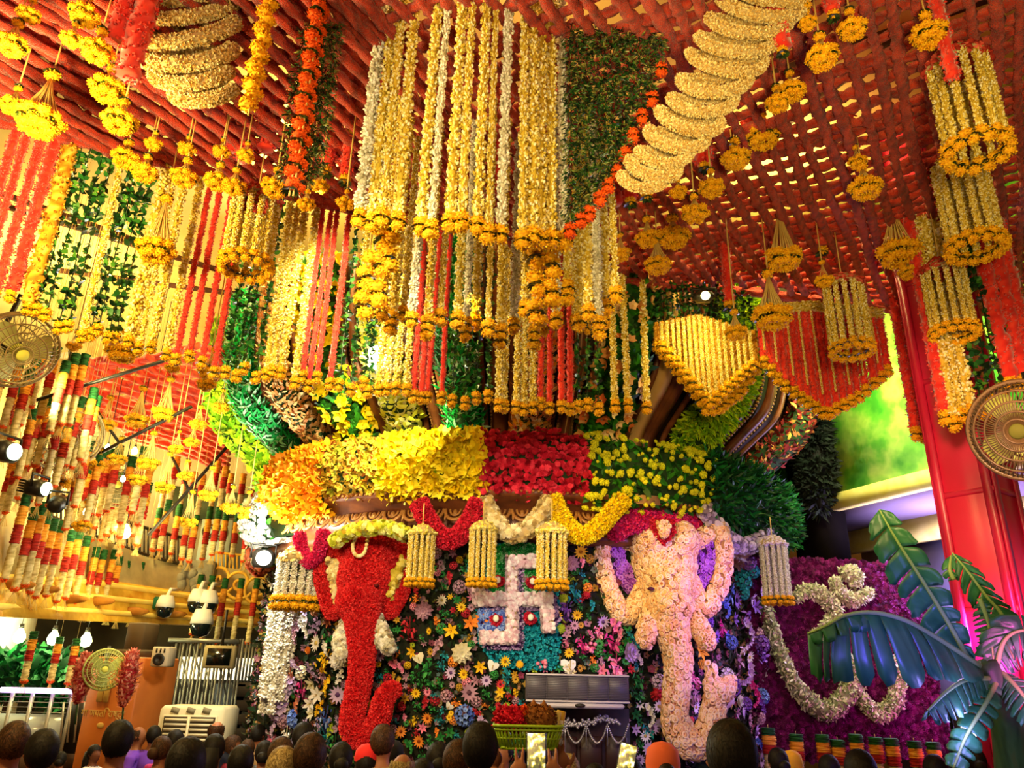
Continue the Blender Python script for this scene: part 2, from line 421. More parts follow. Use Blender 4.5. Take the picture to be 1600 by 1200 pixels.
struct('wall_recess', rbox(4, -2.0, 2.1, (8, .15, 4.25)), mat('recess_paint', ['a89ac0', 'b8acd0'], noise=1.5))
for k in range(3): struct('trim_%d' % (9 + k), rbox(3.2 + k * 1.6, -1.9, 1.5 + .9 * k, (5, .08, .08)), lil)
struct('shade_box', box(at(1266, 700, 10.3) * [1, 1, 0] + [0, 0, 5.3], (.36, .6, 4.2), rotz(.35)), mat('shade_black', ['0a0706', '100c0a'], noise=3, rough=.95, spec=.05))  # near-black box put in to stand for the shadow beside the green wall

pk = mat('pink_cloth', ['d81c44', 'ea3860'], noise=1.2, rough=.3, spec=.6)
p0 = at(1515, 760, 6.3)
pil = struct('pillar_right', G(), pk); pil.location = (p0[0] + .17, p0[1] + .2, 0); pil.rotation_euler = (0, 0, .62)
PW = .46
core_ = G().addg(box((0, 0, 3.75), (PW, PW, 7.5), bevel=.01)); pil.data = core_.mesh('pillar_right'); pil.data.materials.append(pk)
frame_g = G()
for f_ in range(4):
    R_ = rotz(f_ * PI / 2)
    for s_ in (-1, 1): frame_g.addg(box((s_ * (PW / 2 - .035), -PW / 2 - .012, 3.75), (.07, .025, 7.5)), np.block([[R_, np.zeros((3, 1))], [np.zeros((1, 3)), 1]]))
obj('edge_strip', frame_g, mat('pink_edge', ['c41640', 'd82854'], noise=2, rough=.35, spec=.6), pil)
for z in (1.5, 2.6, 3.55, 4.6, 5.6):
    obj('pillar_band', box((0, 0, z), (PW + .03, PW + .03, .05), bevel=.01), mat('pink_edge', []), pil)

# -------- left side: curved balcony with parapet, railing and gold fascia; the shops and gate under it
def at_path(pts, Y): return [at(x, y, Y0) for (x, y), Y0 in zip(pts, Y)]
def ribbon(top, bot, thick=.12):
    """A wall band between two lines of world points."""
    T_, B_ = np.array(top), np.array(bot); n = len(T_); back = np.array([0, thick, 0])
    V = np.vstack([T_, B_, T_ + back, B_ + back]); i = np.arange(n - 1)
    return G().add(V, [np.stack([i, i + 1, n + i + 1, n + i], -1), np.stack([2 * n + i + 1, 2 * n + i, 3 * n + i, 3 * n + i + 1], -1), np.stack([i + 1, i, 2 * n + i, 2 * n + i + 1], -1), np.stack([n + i, n + i + 1, 3 * n + i + 1, 3 * n + i], -1)])
gold = mat('gold_paint', ['d09820', 'e8b840', 'c88a1c'], noise=3, rough=.5)
xs = [-80, 0, 80, 160, 240, 320, 400, 440]
YB = [8.4, 9.2, 10.6, 12.2, 13.6, 14.4, 14.9, 15]
par_t = [at(x, y, Y) for x, y, Y in zip(xs, [735, 775, 815, 845, 868, 884, 892, 896], YB)]
par_b = [at(x, y, Y) for x, y, Y in zip(xs, [895, 897, 900, 906, 918, 930, 940, 944], YB)]
bal = tag(link('balcony', None, None, None, (0, 0, 0)), None, None, None, 'structure')
obj('parapet', ribbon(par_t, par_b), mat('parapet_plaster', ['a8986a', 'c8b880'], noise=4), bal)
fas_b = [at(x, y, Y - .2) for x, y, Y in zip(xs, [958, 962, 966, 970, 974, 977, 980, 981], YB)]
fas_t = [P + np.array([0, -.2, 0]) for P in par_b]
obj('fascia', ribbon(fas_t, fas_b, .3), gold, bal)
for k, f in enumerate((.12, .45, .8)):
    obj('fascia_moulding', tube([t * (1 - f) + b * f + np.array([0, -.03, 0]) for t, b in zip(fas_t, fas_b)], .045, 6), mat('gold_light', ['f0c850', 'f6d870'], noise=4), bal)
orn = mat('gold_carving', ['a8701c', '8a5414'], noise=9)
for x, y in [(60, 922), (105, 937), (150, 940), (205, 956), (265, 960), (340, 967), (395, 972), (20, 915)]:
    P = at(x, y, float(np.interp(x, xs, YB)) - .12); obj('carved_motif', ellipsoid(P + [0, -.12, 0], (.36, .05, .07), 1), orn, bal)
stone = mat('relief_stone', ['6e6a58', '8e8a74'], noise=7, bump=.8, bscale=12)
for (x0, x1, y0, y1, Y) in [(225, 255, 868, 918, 14.0), (262, 290, 872, 922, 14.15), (292, 330, 876, 930, 14.3)]:
    a, b = at(x0, y0, Y), at(x1, y1, Y); c = (a + b) / 2
    g = box(c, (abs(b[0] - a[0]), .25, abs(a[2] - b[2])), bevel=.04)
    for q in range(7): g.addg(ellipsoid(c + [random.uniform(-.4, .4) * (b[0] - a[0]), -.12, random.uniform(-.4, .4) * (a[2] - b[2])], (.1, .08, .12), 1))
    obj('relief_panel', g, stone, bal)
for (x, y) in [(345, 905), (375, 912), (405, 920)]:
    P = at(x, y, 14.4); obj('scroll_ornament', tube([P + np.array([math.cos(t) * .025 * t, -.05, math.sin(t) * .025 * t]) for t in np.linspace(0, 12, 40)], .03, 5), gold, bal)
iron = mat('iron', ['2a241a', '3a3222'], noise=6, rough=.5, spec=.4)
rail_b = smoothpath([(75, 805, 10.5), (150, 838, 12.0), (225, 866, 13.3), (290, 884, 14.1)], 34); rail_t = rail_b + [0, -42, 0]
rg = tube([at(*p) for p in rail_t], .03, 5); rg.addg(tube([at(*p) for p in rail_b], .03, 5))
obj('handrail', rg, iron, bal)
for a, b in zip(rail_b, rail_t): obj('baluster', tube([at(*a), at(a[0] + (b[0] - a[0]) - 0, b[1], a[2])], .018, 4), iron, bal)
r2 = smoothpath([(335, 893, 14.6), (380, 898, 14.8), (432, 903, 15)], 16)
obj('handrail', tube([at(x, y - 30, Y) for x, y, Y in r2], .025, 5), gold, bal)
for x, y, Y in r2: obj('baluster', tube([at(x, y, Y), at(x, y - 30, Y)], .015, 4), gold, bal)
# upper storey behind the balcony, lit
uw = mat('upper_wall', ['c8b488', 'dccba0'], noise=2)
struct('wall_upper', ribbon([at(x, y, Y + 1.6) for x, y, Y in zip(xs, [560] * 8, YB)], [at(x, y, Y + 1.6) for x, y, Y in zip(xs, [830, 840, 850, 870, 890, 900, 905, 908], YB)], .2), uw)
dk = mat('dark_lintel', ['39402e', '4a5238'], noise=4)
struct('trim_12', ribbon([at(x, y, 15.5) for x, y in [(150, 745), (300, 762), (440, 778)]], [at(x, y, 15.5) for x, y in [(150, 790), (300, 812), (440, 800)]]), dk)
for x0, x1 in [(318, 352), (388, 402)]:
    a, b = at(x0, 812, 15.4), at(x1, 900, 15.4); c = (a + b) / 2
    struct('window_%d' % (1 if x0 == 318 else 2), box(c, (abs(b[0] - a[0]), .1, abs(a[2] - b[2]))), mat('pale_glass', ['a8b8b0', 'c0ccc4'], noise=2, rough=.2))
for x, y in [(327, 830), (343, 832)]:
    P = at(x, y, 15.3); g = tube([P + .13 * np.array([math.cos(t), 0, math.sin(t)]) for t in np.linspace(0, 2 * PI, 20)], .02, 5)
    g.addg(tube([P + .075 * np.array([math.cos(t), 0, math.sin(t)]) for t in np.linspace(0, 2 * PI, 16)], .018, 5)); struct('trim_%d' % (13 if x == 327 else 14), g, iron)
# round white column by the far net
P = at(113, 600, 13.5); struct('column_left', lathe([(.32, 0), (.32, P[2] + 1.4), (.42, P[2] + 1.5), (.42, P[2] + 1.7)], 20, (P[0], P[1], 0)), mat('column_white', ['c8bca0', 'e0d8c0'], noise=2))

# under the balcony
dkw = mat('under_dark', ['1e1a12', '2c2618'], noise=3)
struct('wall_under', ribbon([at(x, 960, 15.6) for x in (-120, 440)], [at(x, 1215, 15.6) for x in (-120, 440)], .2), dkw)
# orange brown pillar with a painted board face
def pxbox(x0, x1, y0, y1, Y, d, bevel=.0, down=False):
    a, b = at(x0, y0, Y), at(x1, y1, Y); z0 = 0.0 if down else b[2]; xm = (a[0] + b[0]) / 2
    return box((xm, Y + d / 2, (a[2] + z0) / 2), (abs(b[0] - a[0]), d, a[2] - z0), bevel=bevel)
# ================================================================== the round shrine
shrine = thing('flower_shrine', (CX, CY, 0), 'round carved brown shrine at the centre of the hall', 'shrine')
def sh(name, g, m, smooth=False):
    g2 = G(); V, Fs, T = g.arrays(); g2.add(V - [CX, CY, 0], Fs, T); return obj(name, g2, m, shrine, smooth)
wood = mat('carved_wood', ['4a2410', '6e3a1a', '8a5026'], noise=5, rough=.45, spec=.5)
wood_hi = mat('carved_gilt', ['8a5a2a', 'b07c3c'], noise=9, rough=.4, spec=.5)
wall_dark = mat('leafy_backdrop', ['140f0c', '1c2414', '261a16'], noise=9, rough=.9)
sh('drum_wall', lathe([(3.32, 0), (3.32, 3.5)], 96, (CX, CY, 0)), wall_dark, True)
sh('cornice', lathe([(3.3, 3.32), (3.5, 3.34), (3.52, 3.42), (3.42, 3.46), (3.55, 3.62), (3.74, 3.72), (3.78, 3.74), (3.78, 3.80), (3.6, 3.84), (3.5, 4.0), (3.45, 4.1)], 96, (CX, CY, 0)), wood)
PROF = [(3.45, 4.1), (3.42, 4.4), (3.5, 4.62), (3.78, 4.85), (4.08, 5.1), (4.22, 5.45), (4.28, 5.9), (4.3, 6.4)]
PR = smoothpath(PROF, 30)
sh('dome_flare', lathe([(r - .16, z) for r, z in PR], 96, (CX, CY, 0)), mat('dome_dark', ['1c0f08', '2e180c'], noise=4, rough=.5), True)
# egg-and-dart arches round the cornice
ag = tube([(.085 * math.cos(t), 0, .1 + .1 * math.sin(t) * -1) for t in np.linspace(0, PI, 10)], .016, 5)
ag.addg(tube([(.045 * math.cos(t), 0, .1 - .06 * math.sin(t)) for t in np.linspace(0, PI, 8)], .01, 5)).addg(ellipsoid((0, 0, .07), (.022, .02, .035), 0)).addg(ellipsoid((.11, 0, .04), (.012, .015, .06), 0))
agm = ag.mesh('arch_ornament'); agm.materials.append(wood_hi)
for k in range(46):
    ph = math.radians(-82 + 164 * k / 45); P = cyl(ph, 3.66, 3.5); link('arch_ornament', agm, None, shrine, P - [CX, CY, 0], (-.5, 0, ph), (1.25, 1, 1.35))
bead = G()
th = np.radians(np.arange(-84, 84, .9)); stamp(bead, BUD, np.array([cyl(t, 3.79, 3.77) for t in th]), np.repeat(np.eye(3)[None], len(th), 0), .018)
stuff(sh('bead_row', bead, wood_hi))
RIBS = [-64, -51, -40, -30, -19.5, -8.5, 3.2, 16, 36, 62]
def ribline(ph, dr=0, t0=0, t1=29): return np.array([cyl(ph, r + dr, z) for r, z in PR[t0:t1 + 1]])
for a, b in zip(RIBS[:-1], RIBS[1:]):
    for f in (.3, .5, .7):
        ph = math.radians(a + (b - a) * f)
        sh('rib_moulding', tube(ribline(ph, -.05), .035 if f != .5 else .06, 6), wood, True)
    g = G()
    for f in (.4, .6):
        L_ = ribline(math.radians(a + (b - a) * f), -.08); L_ = smoothpath(L_, 60); stamp(g, BUD, L_, np.repeat(np.eye(3)[None], len(L_), 0), .022)
    stuff(sh('rib_beads', g, wood_hi))
tan_ = mat('pilaster_tan', ['c89a58', 'd8ae70'], noise=3)
for px, w_, m_ in ((1012, .11, tan_), (818, .07, tan_), (893, .07, tan_), (1036, .09, wood), (780, .09, wood), (920, .06, wood)):
    ph = phi_at(px, 3.7, 4.6); P = ribline(ph, -.06); g = tube(P, w_, 4); sh('pilaster', g, m_)
sh('capital', box(cyl(phi_at(1010, 3.8, 3.9), 3.66, 3.95), (.3, .3, .45), rotz(phi_at(1010, 3.8, 3.9))), tan_)
for px in (577, 845, 1085): P = cyl(phi_at(px, 3.8, 3.8), 3.75, 3.9); sh('gilt_finial', lathe([(.001, -.1), (.05, -.05), (.075, .03), (.05, .09), (.02, .12), (.001, .16)], 10, P), wood_hi, True)

# ---- the ring of flower beds (each bed a thing)
def bedform(p0, p1, zlo, zhi, r0, r1):
    a, b = phi_at(p0, (r0 + r1) / 2, (zlo + zhi) / 2), phi_at(p1, (r0 + r1) / 2, (zlo + zhi) / 2)
    n = max(4, int((b - a) / .06)); cs = [(r0, zlo + .05), (r1 - .1, zlo), (r1, zlo + .15), (r1 + .03, (zlo + zhi) / 2), (r1 - .02, zhi - .1), (r1 - .16, zhi), (r0, zhi - .05)]
    V = np.array([[cyl(t, r, z) for r, z in cs] for t in np.linspace(a, b, n)]); m = len(cs); i = np.arange(n - 1)[:, None]; j = np.arange(m)[None]
    Q = np.stack([i * m + j, (i + 1) * m + j, (i + 1) * m + (j + 1) % m, i * m + (j + 1) % m], -1).reshape(-1, 4)
    return G().add(V.reshape(-1, 3), [Q, np.arange(m)[None, ::-1], (np.arange(m) + (n - 1) * m)[None]]), cyl((a + b) / 2, (r0 + r1) / 2, (zlo + zhi) / 2)
fol = mat('foam_green', ['1a3010', '24401a'], noise=8)
def front(c, n): return np.clip(((CAM - c) * n).sum(1), 0, None) + .0 > 0
def bed(name, label, p0, p1, layers, zlo=3.78, zhi=4.38, r0=3.5, r1=3.85, m=None):
    g, c = bedform(p0, p1, zlo, zhi, r0, r1)
    t = thing(name, c, label, 'flower bed')
    V, Fs, T = g.arrays(); loc = G().add(V - c, Fs)
    obj('foam_core', loc, m or fol, t)
    keep = lambda C_, N_: (((CAM - c) - C_) * N_).sum(1) > 0
    for nm, tm, n, size, mt, kw in layers:
        if nm == 'pompon':                       # heads that can be told apart: a part each
            me = tm.mesh(nm); me.materials.append(mt); P_, N_ = sample(loc, n, keep)
            for p_, q_ in zip(P_, N_): link(nm, me, None, t, p_ + q_ * kw['off'], Vector(unit(q_ + RNG.normal(size=3) * .3)).to_track_quat('Z', 'Y').to_euler(), (size * RNG.uniform(.75, 1.3),) * 3)
        else: stuff(obj(nm, scatter(loc, n, tm, size, keep=keep, **kw), mt, t))
    return t
M_yel = mat('petal_yellow', ['d8a800', 'f6d808', 'fff030'], tint=True, rough=.55)
M_org = mat('petal_orange', ['f07808', 'f8a010', 'f8c820'], tint=True, rough=.55)
M_gold = mat('petal_goldgreen', ['6a7a10', 'c8a020', 'd8b838', 'b0501a'], tint=True)
M_red = mat('petal_crimson', ['a00820', 'd81838', 'f04058'], tint=True)
M_leaf = mat('leaf_green', ['0c3008', '1e6010', '3c9020'], tint=True, rough=.5)
M_leafd = mat('leaf_dark', ['04200c', '0a4a1c', '1c7434'], tint=True, rough=.5)
M_lime = mat('leaf_lime', ['5a9a08', '98c810', 'd8e828'], tint=True)
M_emer = mat('leaf_emerald', ['006020', '00a038', '20c858', 'c8f0c8'], tint=True, rough=.5)
M_peach = mat('petal_peach', ['c87830', 'e8b868', 'f8e0a0', 'e87838'], tint=True)
M_white = mat('petal_white', ['d8d0b0', 'f4f0dc', 'ffffff'], tint=True)
M_pomy = mat('petal_limeyellow', ['98a810', 'd0d018', 'f4ec30'], tint=True)
M_redb = mat('leaf_redbrown', ['3a0c10', '7a1a1c', 'b84030', 'e8b850'], tint=True)
bed('flower_bed', 'orange lily bed at the left end of the flower ring', 440, 521, [('lilies', FIVE, 520, .085, M_org, dict(wob=.6, off=.03)), ('petals', TUFT, 700, .08, M_org, dict(wob=.7))], zlo=3.68)
bed('flower_bed', 'drooping golden green orchid bed between orange and yellow beds', 517, 612, [('buds', LEAF, 1500, .085, M_gold, dict(droop=1.6, wob=.5)), ('blossoms', FIVE, 260, .05, M_gold, dict(off=.03))])
bed('flower_bed', 'bright yellow daffodil bed left of the red carnation bed', 606, 757, [('daffodils', FIVE, 620, .085, M_yel, dict(wob=.55, off=.03, droop=.3)), ('leaves', LEAF, 300, .09, M_lime, dict(droop=.6)), ('buds', LEAF, 220, .09, M_yel, dict(droop=1.5))])
bed('flower_bed', 'crimson carnation bed in the middle of the flower ring', 752, 912, [('carnations', RUFFLE, 1500, .031, M_red, dict(wob=.5, off=.03, jit=.4)), ('loose_carnations', RUFFLE, 160, .034, M_red, dict(wob=.5, off=.08))])
bed('flower_bed', 'leafy bed with lime yellow pompon flowers', 909, 1096, [('leaves', LEAF, 900, .11, M_leaf, dict(wob=.8, droop=.4)), ('pompon', MARI, 170, .036, M_pomy, dict(off=.08, wob=.4)), ('small_pompons', MARI, 130, .022, M_pomy, dict(off=.09, wob=.6))], zlo=3.72)
bed('flower_bed', 'dark green fern bed at the right end of the flower ring', 1090, 1256, [('fern_leaves', BLADE, 3000, .12, M_leafd, dict(wob=.9, droop=.3)), ('fern_tips', NEEDLE, 700, .13, M_leafd, dict(wob=.6))], zlo=3.66, zhi=4.4, r0=3.5, r1=3.95)
bed('flower_bed', 'white chrysanthemum cluster left of the orange lily bed', 404, 444, [('blossoms', RUFFLE, 330, .042, M_white, dict(off=.03)), ('leaves', LEAF, 200, .1, M_leaf, dict(droop=.8))], zlo=3.45, zhi=4.05)
bed('flower_bed', 'salmon pink tapering flower trail below the white chrysanthemum cluster', 398, 420, [('blossoms', RUFFLE, 120, .045, mat('petal_salmon', ['c04830', 'f08058', 'f8b090'], tint=True), dict(off=.02)), ('leaves', LEAF, 150, .08, M_lime, dict(droop=.8))], zlo=3.2, zhi=3.6, r0=3.4, r1=3.6)

# ---- foliage bands running up the flared dome
def band(k, label, layers, rad=.21, dr=.08, t0=2, t1=29, flat=.6):
    ph = math.radians(RIBS[k]); P = ribline(ph, dr, t0, t1); c = P[len(P) // 3].copy()
    g = tube(P - c, rad, 10)
    V, Fs, T = g.arrays(); a = np.array([math.sin(ph), -math.cos(ph), 0]); ctr = np.repeat(P - c, 10, 0); d = V[:len(ctr)] - ctr
    V[:len(ctr)] -= (d @ a)[:, None] * a * (1 - flat); g2 = G().add(V, Fs)
    t = thing('foliage_band', c, label, 'flower garland', 'foliage bands up the dome')
    obj('foam_core', g2, fol, t, True)
    keep = lambda C_, N_: (((CAM - c) - C_) * N_).sum(1) > -.2
    for nm, tm, n, size, mt, kw in layers: stuff(obj(nm, scatter(g2, n, tm, size, keep=keep, **kw), mt, t))
band(0, 'lime yellow leafy band at the outer left of the dome', [('leaves', LEAF, 2600, .12, M_lime, dict(droop=.8, wob=.6))], rad=.26)
band(1, 'emerald green leafy band left of the peach flower band', [('leaves', BLADE, 2800, .11, M_emer, dict(droop=1.2, wob=.5))], rad=.23)
band(2, 'peach and cream petal band curving up the dome', [('petals', LEAF, 2200, .075, M_peach, dict(droop=1.0, wob=.5))], rad=.2)
band(3, 'green leafy band dotted with yellow blossoms', [('leaves', LEAF, 1500, .12, M_leaf, dict(droop=.6, wob=.7)), ('blossoms', FIVE, 160, .075, M_yel, dict(off=.06))], rad=.19)
band(4, 'bright pale yellow band beside the flood lamp', [('petals', LEAF, 2000, .09, mat('petal_paleyellow', ['c8d020', 'f0f050', 'ffffc0'], tint=True), dict(droop=.8, wob=.5))], rad=.2)
band(5, 'emerald hanging foliage behind the curtain, above the yellow bed', [('leaves', BLADE, 2400, .1, M_emer, dict(droop=1.6, wob=.5))], rad=.2, t0=5)
band(6, 'gold and rust petal band above the crimson bed', [('petals', LEAF, 1900, .08, M_peach, dict(droop=1.3, wob=.5)), ('rust_petals', LEAF, 500, .08, M_org, dict(droop=1.3))], rad=.2)
band(7, 'green leafy band with cream lilies above the pompon bed', [('leaves', LEAF, 1700, .13, M_leaf, dict(droop=.8, wob=.7)), ('lilies', FIVE, 90, .075, M_peach, dict(off=.07))], rad=.23)
band(8, 'lime feathery foliage band below the yellow drop curtain', [('leaves', NEEDLE, 1900, .1, M_lime, dict(droop=.6, wob=.8))], rad=.24)
band(9, 'red brown leafy band above the dark fern bed', [('leaves', LEAF, 1800, .085, M_redb, dict(droop=1.2, wob=.6))], rad=.25)

P_ = at(1270, 700, 9.9); t_ = thing('shade_clump', P_, 'black green frond clump added to soften the painted shadow between the shrine and the green wall', 'plant')
g_ = ellipsoid((0, 0, 0), (.15, .2, .85), 2); obj('foam_core', g_, mat('core_black', ['0a0a08']), t_, True); stuff(obj('fronds', scatter(g_, 900, NEEDLE, .15, wob=.8, droop=.4), mat('shade_frond', ['050805', '0c140c', '142016'], tint=True), t_))  # near-black fronds added to soften the edge of the shadow box
# ---- swags on the cornice
def swag(label, pts, rad_px, tm, n, size, mt, core, r=3.86, droop=0.2, name='flower_swag', cat='garland'):
    P = np.array([oncyl(x, y, r) for x, y in pts]); P = smoothpath(P, 26); c = P[len(P) // 2].copy(); rad = rad_px * mpp(c)
    g = tube(P - c, rad, 12); t = thing(name, c, label, cat)
    obj('core', g, core, t, True); stuff(obj('petals', scatter(g, n, tm, size, droop=droop), mt, t)); return t
cr = mat('core_red', ['8a0c18']); cy = mat('core_yellow', ['b09020']); cm = mat('core_magenta', ['a01048']); cl = mat('core_lilac', ['7a6a80']); cw = mat('core_cream', ['b8a070'])
M_cream = mat('petal_cream', ['d0b060', 'ecd898', 'f8f0c8'], tint=True)
M_mag = mat('petal_magenta', ['b00840', 'e01860', 'f04888'], tint=True)
M_lil = mat('petal_lilac', ['c0a8d0', 'e0d0e8', 'f4ecf8'], tint=True)
swag('red swag of packed petals on the cornice, right of the red elephant', [(655, 786), (668, 812), (690, 840), (715, 838), (738, 808), (748, 784)], 13, TUFT, 2600, .026, M_red, cr)
swag('pale cream swag on the cornice above the swastika panel', [(756, 782), (772, 812), (797, 834), (825, 826), (848, 800), (858, 782)], 11, RUFFLE, 420, .035, M_cream, cw)
swag('lemon yellow swag on the cornice, left of the cream elephant', [(863, 778), (880, 812), (905, 836), (930, 828), (956, 800), (975, 780)], 12, TUFT, 2600, .026, M_yel, cy)
swag('lilac white swag right of the cream elephant', [(1100, 795), (1122, 822), (1148, 850), (1178, 850), (1198, 830), (1210, 812)], 11, RUFFLE, 420, .032, M_lil, cl)
swag('magenta petal drape behind the head of the cream elephant', [(955, 830), (985, 814), (1020, 816), (1060, 814), (1095, 818), (1124, 804)], 17, TUFT, 2800, .026, M_mag, cm, r=3.62)
swag('magenta petal loop left of the head of the red elephant', [(468, 836), (471, 858), (482, 878), (496, 868), (502, 848), (506, 830)], 8, TUFT, 1500, .024, M_mag, cm, r=3.9)
swag('bright yellow garland over the head of the red elephant', [(522, 848), (545, 832), (578, 825), (612, 826), (634, 836)], 9, RUFFLE, 330, .032, mat('petal_paleyellow', []), cy, r=4.0)
# ================================================================== elephants made of flowers
def pts3(L, Y0): return np.array([at(x, y, Y0 + dy) for x, y, r, dy in L]), np.array([r * mpp(at(x, y, Y0 + dy)) for x, y, r, dy in L])
def ptube(L, Y0, n=30, sides=12):
    P, R = pts3(L, Y0); Q = smoothpath(np.c_[P, R], n); g = tube(Q[:, :3], Q[:, 3], sides)
    for e in (0, -1): g.addg(ellipsoid(Q[e, :3], (Q[e, 3],) * 3, 1))
    return g
def pell(x, y, rx, ry, rd, Y0, dy):
    P = at(x, y, Y0 + dy); k = mpp(P); return ellipsoid(P, (rx * k, rd, ry * k), 3)
def plate(poly, Y, d):
    P = np.array([at(x, y, Y) for x, y in poly]); n = len(P); i = np.arange(n); j = (i + 1) % n
    if (P[:, 0] * np.roll(P[:, 2], -1) - np.roll(P[:, 0], -1) * P[:, 2]).sum() < 0: P = P[::-1]
    return G().add(np.vstack([P, P + [0, d, 0]]), [i[None], (n + i)[None, ::-1], np.stack([i, n + i, n + j, j], -1)])
def shift(g, c):
    V, Fs, T = g.arrays(); return G().add(V - c, Fs, T)
def petalled(parent, c, name, g, core, tm, n, size, mt, **kw):
    g = shift(g, c) if c is not None else g
    o = obj(name, g, core, parent, True)
    keep = lambda C_, N_: (((CAM - c) - C_) * N_).sum(1) > -.35
    stuff(obj('petals', scatter(g, n, tm, size, keep=keep, **kw), mt, o)); return o
cv = mat('core_violet', ['38104a']); M_vio = mat('petal_violet', ['5a1a80', '8a38b0', 'b070d0'], tint=True)

Y1 = 8.28
c1 = at(572, 900, Y1)
red_ele = thing('flower_elephant', c1, 'red elephant head of packed petals with trunk curled up to the right', 'elephant figure')
body = G()
body.addg(pell(575, 872, 45, 46, .34, Y1, 0)).addg(pell(572, 905, 42, 52, .36, Y1, -.05)).addg(pell(562, 940, 33, 34, .33, Y1, -.16)).addg(pell(556, 850, 26, 24, .3, Y1, -.04)).addg(pell(594, 850, 26, 24, .3, Y1, -.04))
body.addg(ptube([(566, 935, 30, -.22), (565, 965, 25, -.3), (566, 1000, 21, -.34), (565, 1040, 17.5, -.36), (560, 1075, 17, -.38), (552, 1110, 16.5, -.4), (550, 1136, 17, -.4), (563, 1152, 16.5, -.4), (582, 1147, 15.5, -.4), (593, 1120, 15, -.4), (599, 1095, 14.5, -.4), (608, 1080, 13, -.4), (616, 1078, 11, -.4)], Y1, 60, 14))
body.addg(ptube([(536, 858, 11, -.05), (515, 858, 11, -.08), (503, 872, 10, -.1), (502, 900, 10, -.1), (509, 930, 10, -.1), (518, 956, 10.5, -.1), (528, 950, 10, -.1), (534, 925, 9, -.06)], Y1, 40))
body.addg(ptube([(606, 868, 11, -.05), (622, 858, 11, -.08), (634, 866, 10, -.1), (637, 890, 10, -.1), (630, 916, 11, -.1), (618, 942, 11.5, -.1), (608, 956, 11, -.1), (600, 945, 10, -.1), (596, 925, 9, -.06)], Y1, 40))
form = remesh(body, .028, 4)
petalled(red_ele, c1, 'head_and_trunk', form, mat('core_red', []), TUFT, 26000, .026, mat('petal_scarlet', ['b80a14', 'e8202a', 'fa5050'], tint=True), droop=.3, wob=.5)
ear_l = plate([(511, 872), (526, 874), (534, 900), (533, 934), (523, 942), (515, 905)], Y1 - .2, .18)
petalled(red_ele, c1, 'ear_lining', ear_l, cw, RUFFLE, 160, .03, M_cream)['label'] = 'cream inner ear'
ear_r = plate([(628, 868), (614, 892), (606, 926), (611, 936), (622, 908), (632, 880)], Y1 - .2, .18)
petalled(red_ele, c1, 'ear_lining', ear_r, cy, RUFFLE, 160, .03, mat('petal_softyellow', ['c8b030', 'e8d860', 'f4eca0'], tint=True))['label'] = 'yellow inner ear'
for pts in ([(545, 968, 7, -.22), (536, 985, 9, -.3), (531, 1003, 9, -.36), (533, 1020, 7, -.42)], [(587, 962, 7, -.22), (592, 982, 11, -.3), (600, 1000, 12, -.38), (608, 1012, 9, -.44)]):
    petalled(red_ele, c1, 'tusk', ptube(pts, Y1, 16), cw, RUFFLE, 190, .03, M_white)
fore = smoothpath([(557, 838, 2.4, -.42), (551, 852, 2.4, -.46), (554, 865, 2.4, -.47), (562, 869, 2.4, -.47), (570, 862, 2.4, -.46), (575, 840, 2.4, -.42)], 22)
P, R = pts3(fore, Y1); g = stamp(G(), BUD, P - c1, frames(np.tile([0, -1.0, .2], (len(P), 1))), .022)
obj('forehead_garland', g, M_cream, red_ele)
for x in (541, 588):
    obj('eye', shift(ellipsoid(at(x, 915, Y1 - .36), (.03, .03, .02), 1), c1), mat('eye_dark', ['5a0a10']), red_ele, True)

Y2 = 8.33
c2 = at(1050, 900, Y2)
cream_ele = thing('flower_elephant', c2, 'cream pink elephant head of tuberose cups, violet inner ears, trunk curled right', 'elephant figure')
body = G()
body.addg(pell(1037, 880, 48, 50, .34, Y2, 0)).addg(pell(1014, 848, 27, 30, .3, Y2, -.06)).addg(pell(1062, 848, 25, 30, .3, Y2, -.06)).addg(pell(1042, 915, 40, 44, .35, Y2, -.08)).addg(pell(1044, 950, 34, 30, .32, Y2, -.18))
body.addg(ptube([(1044, 940, 32, -.2), (1047, 970, 27, -.28), (1054, 1000, 22, -.33), (1060, 1030, 19.5, -.36), (1058, 1062, 17.5, -.38), (1055, 1100, 18, -.4), (1058, 1135, 19, -.4), (1072, 1160, 20, -.42), (1092, 1162, 19, -.42), (1108, 1140, 17, -.42), (1114, 1110, 15, -.4), (1122, 1086, 15, -.4), (1134, 1076, 14, -.4), (1141, 1066, 9, -.4)], Y2, 64, 14))
body.addg(ptube([(1112, 1090, 9, -.4), (1110, 1068, 8, -.4), (1112, 1048, 6, -.4), (1106, 1036, 5, -.4)], Y2, 14))
body.addg(ptube([(1000, 848, 11, -.02), (975, 845, 11, -.05), (950, 842, 11, -.08), (940, 862, 10, -.1), (944, 895, 11, -.1), (955, 930, 12, -.1), (968, 955, 13, -.12), (983, 962, 12, -.12), (996, 940, 12, -.1), (1003, 915, 10, -.06)], Y2, 44))
body.addg(ptube([(1084, 855, 11, -.02), (1100, 838, 11, -.06), (1120, 824, 11, -.08), (1130, 845, 10, -.1), (1132, 880, 11, -.1), (1124, 915, 12, -.1), (1110, 944, 13, -.12), (1098, 948, 12, -.12), (1088, 932, 11, -.1), (1083, 910, 10, -.06)], Y2, 44))
form = remesh(body, .028, 4)
M_cupm = mat('petal_tuberose', ['a86848', 'e2ae74', 'eec898', 'f6dfbc'], tint=True)
petalled(cream_ele, c2, 'head_and_trunk', form, mat('core_flesh', ['b88a68']), CUP, 3500, .029, M_cupm, wob=.12, jit=.35)
